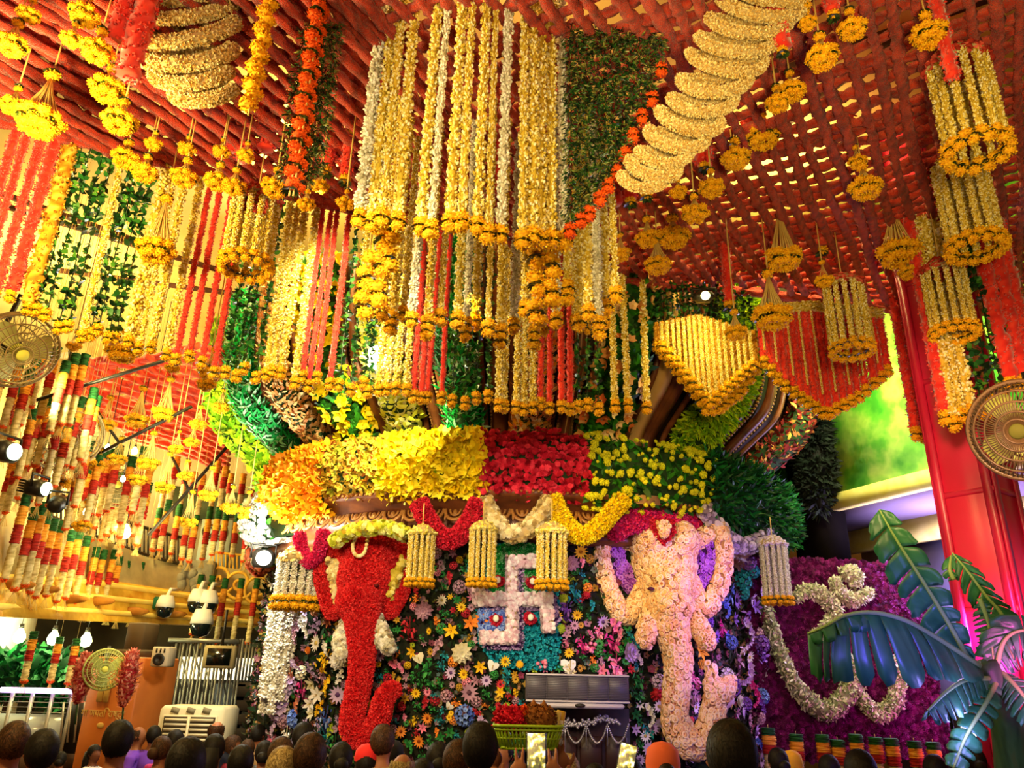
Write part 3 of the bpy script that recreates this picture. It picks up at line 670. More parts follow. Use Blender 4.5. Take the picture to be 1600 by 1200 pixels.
for poly in ([(951, 852), (973, 858), (983, 884), (995, 912), (983, 924), (964, 896)], [(1110, 843), (1095, 862), (1090, 898), (1098, 920), (1117, 890), (1119, 868)]):
    petalled(cream_ele, c2, 'ear_lining', plate(poly, Y2 - .1, .1), cv, CUP, 260, .024, M_vio)['label'] = 'violet inner ear'
for pts in ([(1019, 950, 9, -.2), (1014, 968, 12, -.28), (1010, 988, 13, -.36), (1008, 1000, 11, -.42)], [(1078, 952, 9, -.2), (1088, 972, 12, -.28), (1100, 993, 13, -.36), (1105, 1003, 11, -.42)]):
    petalled(cream_ele, c2, 'tusk', ptube(pts, Y2, 16), mat('core_flesh', []), CUP, 260, .026, M_cupm, wob=.25)
petalled(cream_ele, c2, 'forehead_patch', plate([(1018, 812), (1055, 812), (1054, 832), (1040, 850), (1024, 834)], Y2 - .39, .12), cr, TUFT, 700, .024, M_red)['label'] = 'crimson forehead patch'
petalled(cream_ele, c2, 'forehead_flower', plate([(1030, 814), (1046, 814), (1047, 828), (1039, 839), (1031, 828)], Y2 - .43, .06), cw, CUP, 60, .026, M_cupm)
for x in (1017, 1068):
    obj('eye', shift(ellipsoid(at(x, 920, Y2 - .38), (.035, .03, .02), 1), c2), mat('eye_violet', ['4a2038']), cream_ele, True)

# ================================================================== wall of cut flowers behind the elephants
C3 = np.array([CX, CY - 3.4, 2.2])
fw = thing('flower_wall', C3, 'curved wall of mixed cut flowers behind the two elephants', 'flower wall')
gl = G(); ths = np.linspace(-1.28, 1.22, 60)
def T_daisy():
    g = whorl(12, 1, .17, .1, .15, seg=2, tint=.7); V, Fs, T = BUD.arrays(); g.add(V * [.28, .28, .16] + [0, 0, .12], Fs, 0.0); return g
def T_lily():
    g = whorl(6, 1.15, .24, -.3, .75, seg=3, tint=.6)
    for k in range(4): g.addg(tube([(0, 0, .1), (.2 * math.cos(k * 1.6), .2 * math.sin(k * 1.6), .8)], .03, 3, tint=0.0))
    return g
def T_orchid():
    g = G(); r = random.Random(4)
    for k in range(11):
        t = k / 10; stamp(g, FIVE, np.array([[r.uniform(-.25, .25), -1.6 * t + .6, .35 * math.sin(t * 3) + .2]]), frames(np.array([[r.uniform(-.5, .5), -.2, 1]])), .36 * (1 - .35 * t), [r.uniform(.35, .9)])
    return g
def T_hydr():
    g = G(); P = ico(1).arrays()[0]; P = P[P[:, 2] > -.3]; return stamp(g, FIVE, P * [.9, .9, .7], frames(P), .36, [.3 + .6 * random.random() for _ in P])
def T_anth():
    V = [(0, 0, .15)]
    for t in np.linspace(0, 2 * PI, 15)[:-1]: V.append((1.0 * math.sin(t) ** 3, .85 * math.cos(t) - .32 * math.cos(2 * t) - .12 * math.cos(3 * t), .1 * math.cos(t)))
    n = len(V) - 1; g = G().add(V, [[(0, 1 + (k + 1) % n, 1 + k) for k in range(n)]], .7); return g.addg(tube([(0, .1, .15), (.05, -.45, .4)], .07, 5, tint=0.0))
def T_spray():
    g = tube([(0, -1, .05), (.05, 0, .12), (0, .9, .05)], .05, 4, tint=.1); r = random.Random(9)
    for k in range(26): stamp(g, LEAF, np.array([[r.uniform(-.5, .5), r.uniform(-1, .9), r.uniform(0, .3)]]), frames(np.array([[r.uniform(-1, 1), r.uniform(-1, 1), 1]])), r.uniform(.35, .6), [r.random()])
    return g
def T_buds():
    g = G(); r = random.Random(5)
    for k in range(9): V, Fs, T = ico(1).arrays(); g.add(V * r.uniform(.2, .32) + [r.uniform(-.7, .7), r.uniform(-.7, .7), r.uniform(.1, .4)], Fs, r.uniform(.3, .9))
    for k in range(8): stamp(g, LEAF, np.array([[0, 0, 0]]), frames(np.array([[r.uniform(-1, 1), r.uniform(-1, 1), .5]])), .8, [.1])
    return g
FT = {'daisy': T_daisy(), 'lily': T_lily(), 'orchid_spray': T_orchid(), 'hydrangea': T_hydr(), 'anthurium': T_anth(), 'leaf_spray': T_spray(), 'bud_cluster': T_buds(), 'carnation': RUFFLE, 'rose': MARI}
FC = {'white': ['c8b060', 'e8e4dc', 'ffffff'], 'cream': ['a89848', 'e0d8b0', 'f4f0d8'], 'yellow': ['a87008', 'f0b810', 'f8dc30'], 'orange': ['8a3808', 'e87c20', 'f8a840'], 'pink': ['8a2048', 'e87098', 'f8b0c4'],
      'crimson': ['500810', 'b01828', 'd83848'], 'lilac': ['5a3870', 'b898cc', 'd8c4e4'], 'violet': ['28104a', '6838a0', '9868c8'], 'blue': ['182060', '4060c0', '88a8e8'], 'teal': ['043848', '108090', '30b0b8'],
      'green': ['06280c', '187030', '48a850'], 'lime': ['405808', '98b020', 'c8d840'], 'salmon': ['80301c', 'd87850', 'f0b090'], 'magenta': ['600838', 'c82078', 'e860a0'], 'mauve': ['583848', 'a87890', 'd0a8b8'], 'gold': ['604008', 'b88818', 'd8b040']}
FMESH = {}
def fmesh(kind, col):
    if (kind, col) not in FMESH:
        me = FT[kind].mesh(kind); me.materials.append(mat('bloom_' + col, FC[col], tint=True, rough=.65)); FMESH[kind, col] = me
    return FMESH[kind, col]
ECL = [(494, 835, 645, 965), (540, 960, 590, 1150), (540, 1075, 612, 1160), (740, 865, 868, 1040), (928, 815, 1145, 970), (1000, 960, 1085, 1185), (1000, 1000, 1140, 1190), (820, 1048, 990, 1200), (632, 820, 672, 915)]
PLACED = []
NFL = {}
def bloom(kind, col, x, y, rpx, dr=.06, roll=None):
    if NFL.get(kind, 0) >= 290: return
    P = oncyl(x, y, 3.34 + dr)
    n = unit(np.array([P[0] - CX, P[1] - CY, 0])); n = unit(n + np.array([RNG.normal() * .22, RNG.normal() * .22, -.12 + RNG.normal() * .2]))
    upv = np.array([0, 0, 1.0]); xa = unit(np.cross(upv, n)); ya = np.cross(n, xa); a = RNG.random() * 6.28 if kind in ('daisy', 'carnation', 'rose', 'lily', 'hydrangea', 'bud_cluster') else RNG.normal() * .5
    R = np.stack([xa * math.cos(a) + ya * math.sin(a), -xa * math.sin(a) + ya * math.cos(a), n], 1)
    o = link(kind, fmesh(kind, col), None, fw, P - C3, Matrix(R.tolist()).to_euler(), (rpx * mpp(P),) * 3)
    NFL[kind] = NFL.get(kind, 0) + 1; PLACED.append((x, y, rpx))
# blooms that can be told apart in the photograph
for b in '''carnation mauve 662 954 14|daisy yellow 721 949 8|lily orange 735 973 11|lily orange 752 970 11|lily yellow 706 985 11|orchid_spray mauve 690 1008 16|carnation cream 721 1020 16|daisy lilac 705 1051 10|daisy yellow 725 1053 9|anthurium white 770 1040 9
daisy yellow 789 1033 9|anthurium cream 654 1028 9|lily yellow 645 1018 9|leaf_spray green 670 1042 18|daisy lilac 594 1024 10|orchid_spray pink 618 1040 13|daisy yellow 650 1083 8|hydrangea mauve 697 1088 8|daisy mauve 732 1082 15|anthurium white 702 1103 7|hydrangea blue 726 1118 14|orchid_spray lilac 752 1135 16
daisy orange 668 1122 9|daisy orange 626 1143 9|daisy orange 655 1158 10|lily yellow 750 1042 9|daisy lilac 760 1063 9|bud_cluster pink 846 1036 9|anthurium white 888 1040 12|leaf_spray cream 890 1046 14|carnation yellow 812 1038 6|leaf_spray magenta 908 1005 14|bud_cluster pink 924 1010 9|daisy yellow 889 1020 8
daisy yellow 871 963 8|daisy yellow 902 961 8|leaf_spray violet 885 950 16|carnation lime 876 982 8|carnation lime 880 935 8|leaf_spray teal 896 922 16|rose crimson 916 930 6|carnation mauve 893 880 12|daisy yellow 907 862 11|carnation mauve 820 905 10|hydrangea mauve 718 917 9|daisy cream 691 938 9
leaf_spray crimson 640 980 18|orchid_spray pink 960 980 17|leaf_spray magenta 955 1000 20|leaf_spray pink 960 1040 20|orchid_spray pink 965 1060 16|carnation lilac 985 1020 15|orchid_spray lilac 990 1025 14|leaf_spray green 995 1060 18|leaf_spray green 993 1085 16|rose crimson 1028 1086 10|hydrangea lilac 1030 1065 10|daisy white 1030 1103 10
carnation white 1031 1128 8|daisy lilac 1020 1138 10|daisy lilac 1014 1170 12|orchid_spray white 1010 1115 16|daisy white 1008 1150 9|leaf_spray teal 1012 1140 14|hydrangea teal 1160 907 14|leaf_spray blue 1140 925 18|orchid_spray blue 1130 950 14|daisy violet 1150 938 14|leaf_spray magenta 1125 978 14|orchid_spray lilac 1160 985 22
hydrangea blue 1143 1004 9|leaf_spray mauve 1150 1030 20|leaf_spray violet 1165 965 18|orchid_spray lilac 1160 1050 22|anthurium white 1142 1100 12|orchid_spray magenta 1172 1080 18|daisy lilac 1180 1145 16|anthurium lilac 1163 1112 10|leaf_spray magenta 1148 1135 18|carnation white 1155 1095 9|orchid_spray violet 1185 1105 14
hydrangea white 1136 1058 12|lily yellow 1094 1018 12|carnation yellow 1096 1038 8|leaf_spray pink 1083 1060 14|leaf_spray mauve 1086 1085 13|daisy white 1087 1105 10|leaf_spray violet 1092 1122 12|anthurium crimson 1095 1147 15|anthurium crimson 1077 1125 9
orchid_spray white 480 975 18|orchid_spray mauve 470 985 18|leaf_spray green 515 995 16|orchid_spray lilac 497 978 14|carnation white 528 1032 14|leaf_spray yellow 508 1030 16|carnation orange 482 1016 6|orchid_spray lilac 465 1035 14|orchid_spray lilac 490 1040 16|leaf_spray salmon 455 1050 12
orchid_spray yellow 518 1070 16|orchid_spray white 535 1055 13|daisy lilac 528 1085 14|orchid_spray yellow 505 1105 15|leaf_spray magenta 472 1075 14|orchid_spray salmon 468 1100 12|hydrangea lilac 442 1090 15|hydrangea lilac 436 1110 15|hydrangea lilac 450 1070 14|hydrangea blue 460 1123 12|orchid_spray lilac 432 1140 13|leaf_spray pink 425 1155 14|leaf_spray magenta 432 1168 13
leaf_spray blue 510 1120 18|leaf_spray teal 508 1145 18|orchid_spray lime 520 1140 12|leaf_spray green 525 1160 16|orchid_spray white 512 1010 12|leaf_spray lilac 500 1130 14|rose mauve 530 1168 6|bud_cluster pink 572 1130 7|daisy yellow 565 1116 9|rose yellow 573 1098 7|rose pink 561 1132 5'''.replace('\n', '|').split('|'):
    k, c_, x, y, r = b.split(); bloom(k, c_, float(x), float(y), float(r) * 1.1, .12)
# the many smaller blooms between them
def rule(x, y):
    if x < 535: return ['white', 'white', 'lilac', 'cream', 'mauve', 'pink', 'yellow', 'green', 'lilac', 'salmon'], (9, 15)
    if x > 1085: return ['lilac', 'blue', 'violet', 'white', 'magenta', 'mauve', 'violet', 'teal'], (9, 15)
    if x > 930: return ['pink', 'mauve', 'lilac', 'green', 'crimson', 'white', 'green', 'teal'], (7, 12)
    return ['gold', 'orange', 'mauve', 'crimson', 'green', 'green', 'mauve', 'gold', 'teal', 'green', 'crimson', 'green', 'lime', 'yellow', 'pink'], (5, 9)
KINDS_C = ['daisy', 'lily', 'leaf_spray', 'leaf_spray', 'orchid_spray', 'leaf_spray', 'hydrangea']
for (xa, xb, ya, yb, quota) in ((424, 540, 905, 1190, 150), (540, 935, 862, 1190, 190), (930, 1050, 880, 1190, 90), (1085, 1192, 880, 1190, 140)):
    tries = 0; made = 0
    while made < quota and tries < 6000:
        tries += 1; x, y = RNG.uniform(xa, xb), RNG.uniform(ya, yb)
        if any(a < x < c and b < y < d for a, b, c, d in ECL): continue
        cols_, (r0, r1) = rule(x, y); r = RNG.uniform(r0, r1); kd = random.choice(KINDS_C)
        if kd in ('leaf_spray', 'orchid_spray'): r *= 1.35
        if any((x - a) ** 2 + (y - b) ** 2 < (.62 * (r + q)) ** 2 for a, b, q in PLACED): continue
        col = random.choice(cols_); bloom(kd, random.choice(['green', 'green', 'teal', col]) if kd == 'leaf_spray' and 540 < x < 930 else col, x, y, r, RNG.uniform(.03, .12) if x < 1085 else RNG.uniform(.1, .3)); made += 1
gb0 = lathe([(3.36, .8), (3.36, 3.2)], 60, (CX, CY, 0), -PI / 2 - 1.2, -PI / 2 + 1.15)
stuff(obj('filler_blossoms', shift(scatter(gb0, 2600, FIVE, .034, wob=.5, jit=.5), C3), mat('bloom_mixed', ['2a1018', '6a2438', 'a87890', '9a7018', '34602a', 'c8a8b8', '7a3020', '486a70', 'b89838', '8a3858'], tint=True), fw))
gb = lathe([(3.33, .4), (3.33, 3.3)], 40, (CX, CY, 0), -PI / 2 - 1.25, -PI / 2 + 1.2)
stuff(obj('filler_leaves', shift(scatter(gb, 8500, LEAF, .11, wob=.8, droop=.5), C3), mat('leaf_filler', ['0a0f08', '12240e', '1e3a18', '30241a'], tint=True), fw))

# ---- flower emblem between the elephants
YS = 7.93
cS = at(806, 950, YS)
sw = thing('swastika_panel', cS, 'white petal swastika on a green and turquoise tufted ground, red dots', 'flower emblem')
def spl(name, poly, dy, d, tm, n, size, m_, core, **kw): return petalled(sw, cS, name, plate(poly, YS + dy, d), core, tm, n, size, m_, **kw)
spl('tufted_ground', [(770, 850), (845, 850), (846, 905), (872, 920), (874, 1040), (815, 1042), (772, 1030), (752, 1000), (748, 910)], .04, .2, TUFT, 3000, .035, mat('petal_turquoise', ['006878', '08a0b8', '40c8d4'], tint=True), mat('core_teal', ['043038']))
spl('green_corner', [(770, 852), (792, 852), (792, 926), (757, 926), (757, 905), (770, 900)], .0, .05, TUFT, 900, .032, mat('leaf_emerald', []), fol)
spl('green_corner', [(812, 889), (838, 889), (838, 928), (815, 928)], .0, .05, TUFT, 500, .032, mat('leaf_emerald', []), fol)
spl('green_corner', [(792, 850), (842, 850), (842, 870), (792, 870)], .0, .05, TUFT, 500, .032, mat('leaf_emerald', []), fol)
spl('blue_corner', [(752, 947), (792, 947), (792, 986), (752, 986)], .0, .05, CUP, 260, .03, mat('bloom_blue', []), cv)
BARS = [[(793, 870), (807, 870), (807, 1004), (793, 1004)], [(793, 868), (850, 868), (850, 884), (793, 884)], [(742, 927), (862, 927), (862, 944), (742, 944)], [(846, 927), (862, 927), (866, 985), (850, 985)], [(752, 986), (808, 986), (808, 1003), (752, 1003)], [(740, 905), (753, 905), (756, 944), (742, 944)]]
for b in BARS:
    x0, x1 = min(p[0] for p in b), max(p[0] for p in b); y0, y1 = min(p[1] for p in b), max(p[1] for p in b)
    spl('petal_bar', b, -.1, .16, RUFFLE, int((x1 - x0) * (y1 - y0) / 3.2), .026, mat('petal_pinkwhite', ['e0b0c0', 'f4e0e8', 'ffffff'], tint=True), cw)
for b in [[(807, 886), (815, 886), (815, 928), (807, 928)], [(753, 905), (760, 905), (762, 928), (755, 928)], [(757, 944), (792, 944), (792, 950), (757, 950)], [(808, 946), (815, 946), (815, 1006), (808, 1006)], [(758, 1003), (815, 1003), (815, 1011), (758, 1011)], [(862, 930), (869, 930), (874, 965), (866, 975)], [(815, 944), (846, 944), (846, 949), (815, 949)]]:
    spl('violet_edging', b, -.04, .1, TUFT, 160, .028, mat('bloom_lilac', ['a050b0', 'c880d0', 'e0b0e8'], tint=True), cv)
for x, y in [(778, 907), (832, 909), (775, 967), (829, 965)]:
    P = at(x, y, YS - .05); d = spl('red_dot', [(x + 7 * math.cos(t), y + 7 * math.sin(t)) for t in np.linspace(0, 2 * PI, 13)[:-1]], -.05, .06, TUFT, 260, .024, M_red, cr)
    obj('white_petals', G().addg(shift(ellipsoid((0, 0, 0), (.03, .02, .035), 1), -(P - cS + [0, -.05, 0]))), M_white, sw)

# ---- the violet panel with the Om sign, right of the cream elephant
YO = 9.75
cO = at(1330, 1030, YO)
om = thing('om_panel', cO, 'violet petal panel with a large pale green Om sign of flowers', 'flower panel')
back = plate([(1158, 880), (1172, 872), (1412, 880), (1440, 930), (1486, 1182), (1160, 1190)], YO, .25)
petalled(om, cO, 'petal_ground', back, mat('core_plum', ['3a0830']), RUFFLE, 6500, .045, mat('petal_plum', ['34062a', '64084c', '8c1c78'], tint=True), wob=.4)
M_om = mat('petal_palegreen', ['889868', 'b8b890', 'e0dcc0', 'f0ece0'], tint=True); com = mat('core_om', ['707858'])
def om_stroke(pts):
    Q = smoothpath(pts, 40); P = np.array([at(x, y, YO - .08) for x, y, r in Q]); R = np.array([r for *_, r in Q]) * mpp(P[0])
    petalled(om, cO, 'om_stroke', tube(P, R, 10), com, LEAF, int(len(Q) * 48), .048, M_om, wob=.8)
om_stroke([(1192, 935, 8), (1204, 975, 10), (1218, 1020, 11), (1238, 1062, 11), (1262, 1094, 13), (1290, 1112, 14), (1312, 1098, 14), (1330, 1068, 13), (1330, 1042, 12), (1310, 1020, 10)])
om_stroke([(1318, 1026, 9), (1340, 1076, 8), (1352, 1098, 10), (1374, 1116, 11), (1396, 1100, 12), (1402, 1068, 11), (1396, 1040, 10), (1380, 1024, 9)])
om_stroke([(1245, 935, 8), (1256, 925, 10), (1276, 925, 11), (1292, 938, 11), (1306, 955, 10), (1300, 972, 10), (1285, 988, 9), (1270, 996, 8)])
om_stroke([(1304, 904, 7), (1310, 922, 9), (1326, 936, 9), (1344, 934, 9), (1360, 924, 6)])
om_stroke([(1318, 898, 9), (1332, 894, 9), (1338, 906, 8), (1330, 912, 6)])
# ================================================================== red net under the ceiling
ZN = 5.9
EDGE = [(-5.2, 3.85), (-3.9, 4.55), (-2.4, 5.4), (-.1, 6.35), (1.7, 7.25), (4.4, 7.4), (7.0, 7.3)]
def sag(x, y):
    d = .05 * np.sin(x * 1.7 + .4) * np.sin(y * 1.3 + 1) + .05 * np.sin(x * .9 - y * .8)
    return ZN + d - .10 * np.clip((-1.4 - x) / 2, 0, 1)
def inside(P, poly):
    x, y = P[:, 0], P[:, 1]; c = np.zeros(len(P), bool); n = len(poly)
    for i in range(n):
        (x0, y0), (x1, y1) = poly[i], poly[(i + 1) % n]
        k = (y0 > y) != (y1 > y)
        c ^= k & (x < (x1 - x0) * (y - y0) / (y1 - y0 + 1e-12) + x0)
    return c
def rope(P, rad, seed, amp=1.0):
    g = tube(P, rad, 7); V, Fs, T = g.arrays(); r = np.random.default_rng(seed)
    n = len(P) * 7; V[:n] += (V[:n] - np.repeat(P, 7, 0)) * (r.uniform(-.3, .42, n) * amp)[:, None]
    return G().add(V, Fs, np.r_[r.random(n), ][:len(V)] if len(V) == n else np.full(len(V), .5))
M_rope = mat('rope_red', ['7a1206', 'c02a0e', 'dc4420'], tint=True, rough=.9, sheen=.3, bump=1.0, bscale=130)
M_ropeb = mat('rope_orange', ['b82008', 'e84018', 'f86030'], tint=True, rough=.85, sheen=.4)
def net(name, label, poly, ang, spacing, rad, zf, m, step=.035, extra=None):
    c = np.array([np.mean([p[0] for p in poly]), np.mean([p[1] for p in poly]), ZN]); t = thing(name, c, label, 'garland net')
    R = max(math.hypot(x - c[0], y - c[1]) for x, y in poly) + .3; k = 0
    for fam, a in enumerate((ang, ang - PI / 2)):
        d = np.array([math.sin(a), math.cos(a)]); nrm = np.array([d[1], -d[0]])
        for o in np.arange(-R, R, spacing):
            o2 = o + RNG.normal() * spacing * .08
            s = np.arange(-R, R, step); P = c[:2] + d * s[:, None] + nrm * (o2 + .02 * np.sin(s * 2.3 + o * 9))[:, None]
            ok = inside(P, poly)
            if ok.sum() < 5: continue
            i = np.where(ok)[0]; P = P[i[0]:i[-1] + 1]; z = zf(P[:, 0], P[:, 1]) + (.03 if fam else -.01) + .006 * np.sin(np.arange(len(P)) * .35 + o * 5)
            obj('rope', rope(np.c_[P, z] - c, rad * RNG.uniform(.85, 1.15), int(k)), m, t); k += 1
    return t
POLY = EDGE + [(7.0, 1.4), (-5.2, 1.4)]
cn = net('garland_net', 'huge red net of flower ropes spread under the ceiling in front of the shrine', POLY, math.radians(32), .138, .033, sag, M_rope)
cxy = np.array([np.mean([p[0] for p in POLY]), np.mean([p[1] for p in POLY]), ZN])
# doubled rope along the net's near left side and along its edge
ed = smoothpath([(x, y) for x, y in EDGE], 190)
for k, (dz, q) in enumerate(((-.02, 0), (-.06, .05), (.03, -.05))):
    obj('edge_rope', rope(np.c_[ed[:, 0], ed[:, 1] - q, sag(ed[:, 0], ed[:, 1]) + dz] - cxy, .038, 900 + k), M_rope, cn)
for k, x0 in enumerate(np.arange(-5.0, -1.2, .15)):
    d = np.array([.53, .848]); s = np.arange(0, 6, .055); P = np.array([x0 - 1.0, 1.6]) + d * s[:, None]; P = P[inside(P, POLY)]
    if len(P) > 6: obj('rope', rope(np.c_[P, sag(P[:, 0], P[:, 1]) - .07 - .03 * np.sin(P[:, 1] * 3 + k)] - cxy, .033, 1200 + k), M_rope, cn)
zf2 = lambda x, y: 5.62 + .06 * np.sin(x * 2 + y) - 0 * x
FAR = [tuple(atz(px, py, 5.62)[:2]) for px, py in [(95, 552), (360, 548), (360, 742), (300, 712), (215, 690), (150, 640)]]
net('garland_net', 'smaller orange red net far back on the left above the balcony', FAR, math.radians(20), .25, .04, zf2, M_ropeb, .08)

# ================================================================== strands, tassels and bells
M_jas = mat('buds_cream', ['b08c20', 'e6ca48', 'f8ea94', 'fffce0'], tint=True, rough=.6)
M_jasw = mat('buds_white', ['b0a888', 'ece8d8', 'ffffff'], tint=True, rough=.6)
M_mari = mat('marigold', ['8a5000', 'e8a008', 'f8c018', 'ffdc38'], tint=True, rough=.7)
M_mario = mat('marigold_orange', ['6a1c04', 'd84808', 'f06010', 'f87820'], tint=True, rough=.7)
M_darkleaf = mat('leaf_black_green', ['0a1406', '1a3010', '34541a'], tint=True, rough=.35, spec=.5)
M_glossleaf = mat('leaf_gloss', ['06180a', '103c14', '28702a', '5a9a30'], tint=True, rough=.3, spec=.6)
M_thread = mat('thread_cream', ['d8b868'], rough=.8)
M_chen = {'red': mat('chenille_red', ['c01810', 'e42c1c', 'f04a30'], tint=True, sheen=.5), 'green': mat('chenille_green', ['0c3010', '1c5420', '2c7030'], tint=True), 'orange': mat('chenille_orange', ['c07010', 'e89c28', 'f4b444'], tint=True), 'brick': mat('chenille_brick', ['801408', 'a82414', 'c43420'], tint=True), 'white': mat('chenille_white', ['a08c4c', 'c8b478', 'e0d098'], tint=True), 'amber': mat('chenille_amber', ['a06010', 'e8a828', 'f8d868'], tint=True)}
SM = {}
def string_mesh(kind, L):
    """A hanging flower string of length L and radius 1 cm units fixed per kind, hung from its origin."""
    if (kind, L) in SM: return SM[kind, L]
    g = G(); r = .035
    line = np.c_[.004 * np.sin(np.linspace(0, L * 9, 24)), .004 * np.cos(np.linspace(0, L * 7, 24)), -np.linspace(0, L, 24)]
    if kind in ('cream', 'white'):
        g.addg(tube(line, r * .62, 6, tint=.2)); n = int(L * 620); z = RNG.random(n) * L; a = RNG.random(n) * 6.283; q = r * RNG.uniform(.6, 1.0, n) * (1 + .18 * np.sin(z * 40))
        d = np.c_[np.cos(a), np.sin(a), RNG.normal(size=n) * .5]; stamp(g, BUD, np.c_[q * np.cos(a), q * np.sin(a), -z], frames(d), np.c_[np.full(n, .0085), np.full(n, .0085), np.full(n, .0125)] * RNG.uniform(.75, 1.3, n)[:, None]); m = M_jas if kind == 'cream' else M_jasw
    elif kind.startswith('plush_'):
        n = max(8, int(L / .012)); P = np.c_[np.zeros(n), np.zeros(n), -np.linspace(0, L, n)]; g = rope(P, r, 6, .4); m = M_chen[kind[6:]]
    elif kind in M_chen:
        n = max(8, int(L / .022)); P = np.c_[np.zeros(n), np.zeros(n), -np.linspace(0, L, n)]; g = rope(P, r * .85, 5); P2, N2 = sample(g, int(L * 420)); stamp(g, TUFT, P2, frames(N2 + [0, 0, -.3]), .013); m = M_chen[kind]
    elif kind == 'leaf':
        g.addg(tube(line, .004, 4, tint=.1)); n = int(L * 120); z = RNG.random(n) * L; a = RNG.random(n) * 6.283; d = np.c_[np.cos(a), np.sin(a), RNG.normal(size=n) * .8 - .3]
        stamp(g, petal(1, .36, -.3, 2), np.c_[0 * z, 0 * z, -z], frames(np.cross(d, RNG.normal(size=(n, 3)))), RNG.uniform(.03, .055, n)); m = M_glossleaf
    elif kind == 'fern':
        n = int(L * 420); z = RNG.random(n) * L; a = RNG.random(n) * 6.283; d = np.c_[np.cos(a), np.sin(a), -.6 + RNG.normal(size=n) * .4]; q = r * RNG.random(n)
        stamp(g, NEEDLE, np.c_[q * np.cos(a), q * np.sin(a), -z], frames(d), RNG.uniform(.015, .032, n)); m = mat('fern_dark', ['030d06', '0a2410', '164a1c', '3c7028', 'a09850'], tint=True, rough=.35, spec=.5)
    me = g.mesh('flower_string'); me.materials.append(m); SM[kind, L] = me; return me
ME_M = MARI.mesh('marigold'); ME_M.materials.append(M_mari)
ME_O = MARI.mesh('marigold'); ME_O.materials.append(M_mario)
_c = G(); _n = 16; _a = np.arange(_n) * 2 * PI / _n; stamp(_c, petal(1, .34, -.5, 2), np.c_[.25 * np.cos(_a), .25 * np.sin(_a), .12 * RNG.normal(size=_n)], np.stack([np.c_[np.cos(_a), np.sin(_a), 0 * _a], np.c_[-np.sin(_a), np.cos(_a), 0 * _a], np.c_[0 * _a, 0 * _a, 0 * _a + 1]], -1), .85)
ME_C = _c.mesh('leaf_collar'); ME_C.materials.append(M_darkleaf)
LENS = [.3, .5, .8, 1.2, 1.6, 2.0]
def fit(kind, L, rad, parent, loc=(0, 0, 0), name='flower_string'):
    s = rad / .035; L0 = min(LENS, key=lambda q: abs(q - L / s)); return link(name, string_mesh(kind, L0), None, parent, loc, (0, 0, RNG.random() * 6.28), (s, s, L / L0))
def pom(parent, loc, r, me=None, name='marigold'):
    return link(name, me or ME_M, None, parent, loc, (RNG.normal() * .25, RNG.normal() * .25, RNG.random() * 6.28), (r * RNG.uniform(.92, 1.08),) * 3)
DESC = {'cream': 'cream jasmine bud strand', 'white': 'white jasmine bud strand', 'red': 'red flower rope', 'leaf': 'dark glossy leaf strand', 'fern': 'dark fern strand', 'amber': 'amber flower rope', 'orange': 'orange flower rope'}
def strand(kind, top, bot, rad, hem, label, group, mr=None, me=None, name='garland_strand'):
    t = thing(name, top, label, 'garland', group); L = top[2] - bot[2]
    t.rotation_euler = (RNG.normal() * .006, RNG.normal() * .006, 0)
    fit(kind, L, rad, t); mr = mr or rad * 1.45
    if hem:
        for k in range(hem):
            pom(t, (0, 0, -L - mr * (.5 + 1.25 * k)), mr, me)
            if k < hem - 1 or hem == 1: link('leaf_collar', ME_C, None, t, (0, 0, -L - mr * (1.1 + 1.25 * k)), (0, 0, RNG.random() * 6), (mr * 1.15,) * 3)
    return t
def onedge(px, py, edge=EDGE):
    d = ray(px, py)[:2]
    for (x0, y0), (x1, y1) in zip(edge[:-1], edge[1:]):
        A_ = np.array([[d[0], x0 - x1], [d[1], y0 - y1]])
        try: s, u = np.linalg.solve(A_, [x0, y0])
        except np.linalg.LinAlgError: continue
        if s > 0 and -1e-6 <= u <= 1 + 1e-6: return CAM + ray(px, py) * s
    return None
# ---- the long curtain along the net's edge
HEM = [(-60, 420), (0, 452), (100, 505), (230, 535), (330, 572), (500, 588), (690, 612), (880, 630), (1015, 625)]
def hemy(x): return float(np.interp(x, [p[0] for p in HEM], [p[1] for p in HEM]))
CURT = [(-44, 'red', 12), (-24, 'red', 10), (-4, 'red', 12), (20, 'red', 16), (44, 'amber', 18), (60, 'leaf', 11), (76, 'leaf', 11), (92, 'leaf', 11), (110, 'leaf', 10), (125, 'cream', 8), (140, 'leaf', 10), (154, 'leaf', 10), (168, 'leaf', 10), (184, 'leaf', 10), (203, 'cream', 13), (217, 'cream', 8), (236, 'cream', 10), (262, 'cream', 9), (278, 'red', 8), (297, 'red', 8), (317, 'red', 8), (336, 'red', 8), (355, 'leaf', 9), (368, 'leaf', 9), (384, 'leaf', 9), (402, 'leaf', 9), (416, 'cream', 9), (430, 'cream', 7), (443, 'cream', 10), (460, 'cream', 9), (472, 'red', 7), (485, 'red', 7), (497, 'red', 7), (517, 'red', 8), (532, 'leaf', 9), (549, 'leaf', 8), (566, 'leaf', 8), (578, 'leaf', 8), (592, 'cream', 9), (605, 'cream', 9), (619, 'cream', 9), (633, 'cream', 8), (646, 'red', 8), (659, 'red', 8), (673, 'red', 8), (689, 'red', 7), (706, 'leaf', 8), (726, 'leaf', 8), (744, 'leaf', 8), (762, 'leaf', 7), (777, 'cream', 8), (790, 'cream', 7), (807, 'cream', 8), (820, 'cream', 8), (832, 'cream', 8), (845, 'red', 8), (859, 'red', 8), (876, 'red', 9), (892, 'red', 9), (906, 'leaf', 8), (920, 'leaf', 8), (934, 'leaf', 8), (960, 'cream', 8), (979, 'cream', 8), (1012, 'cream', 8)]
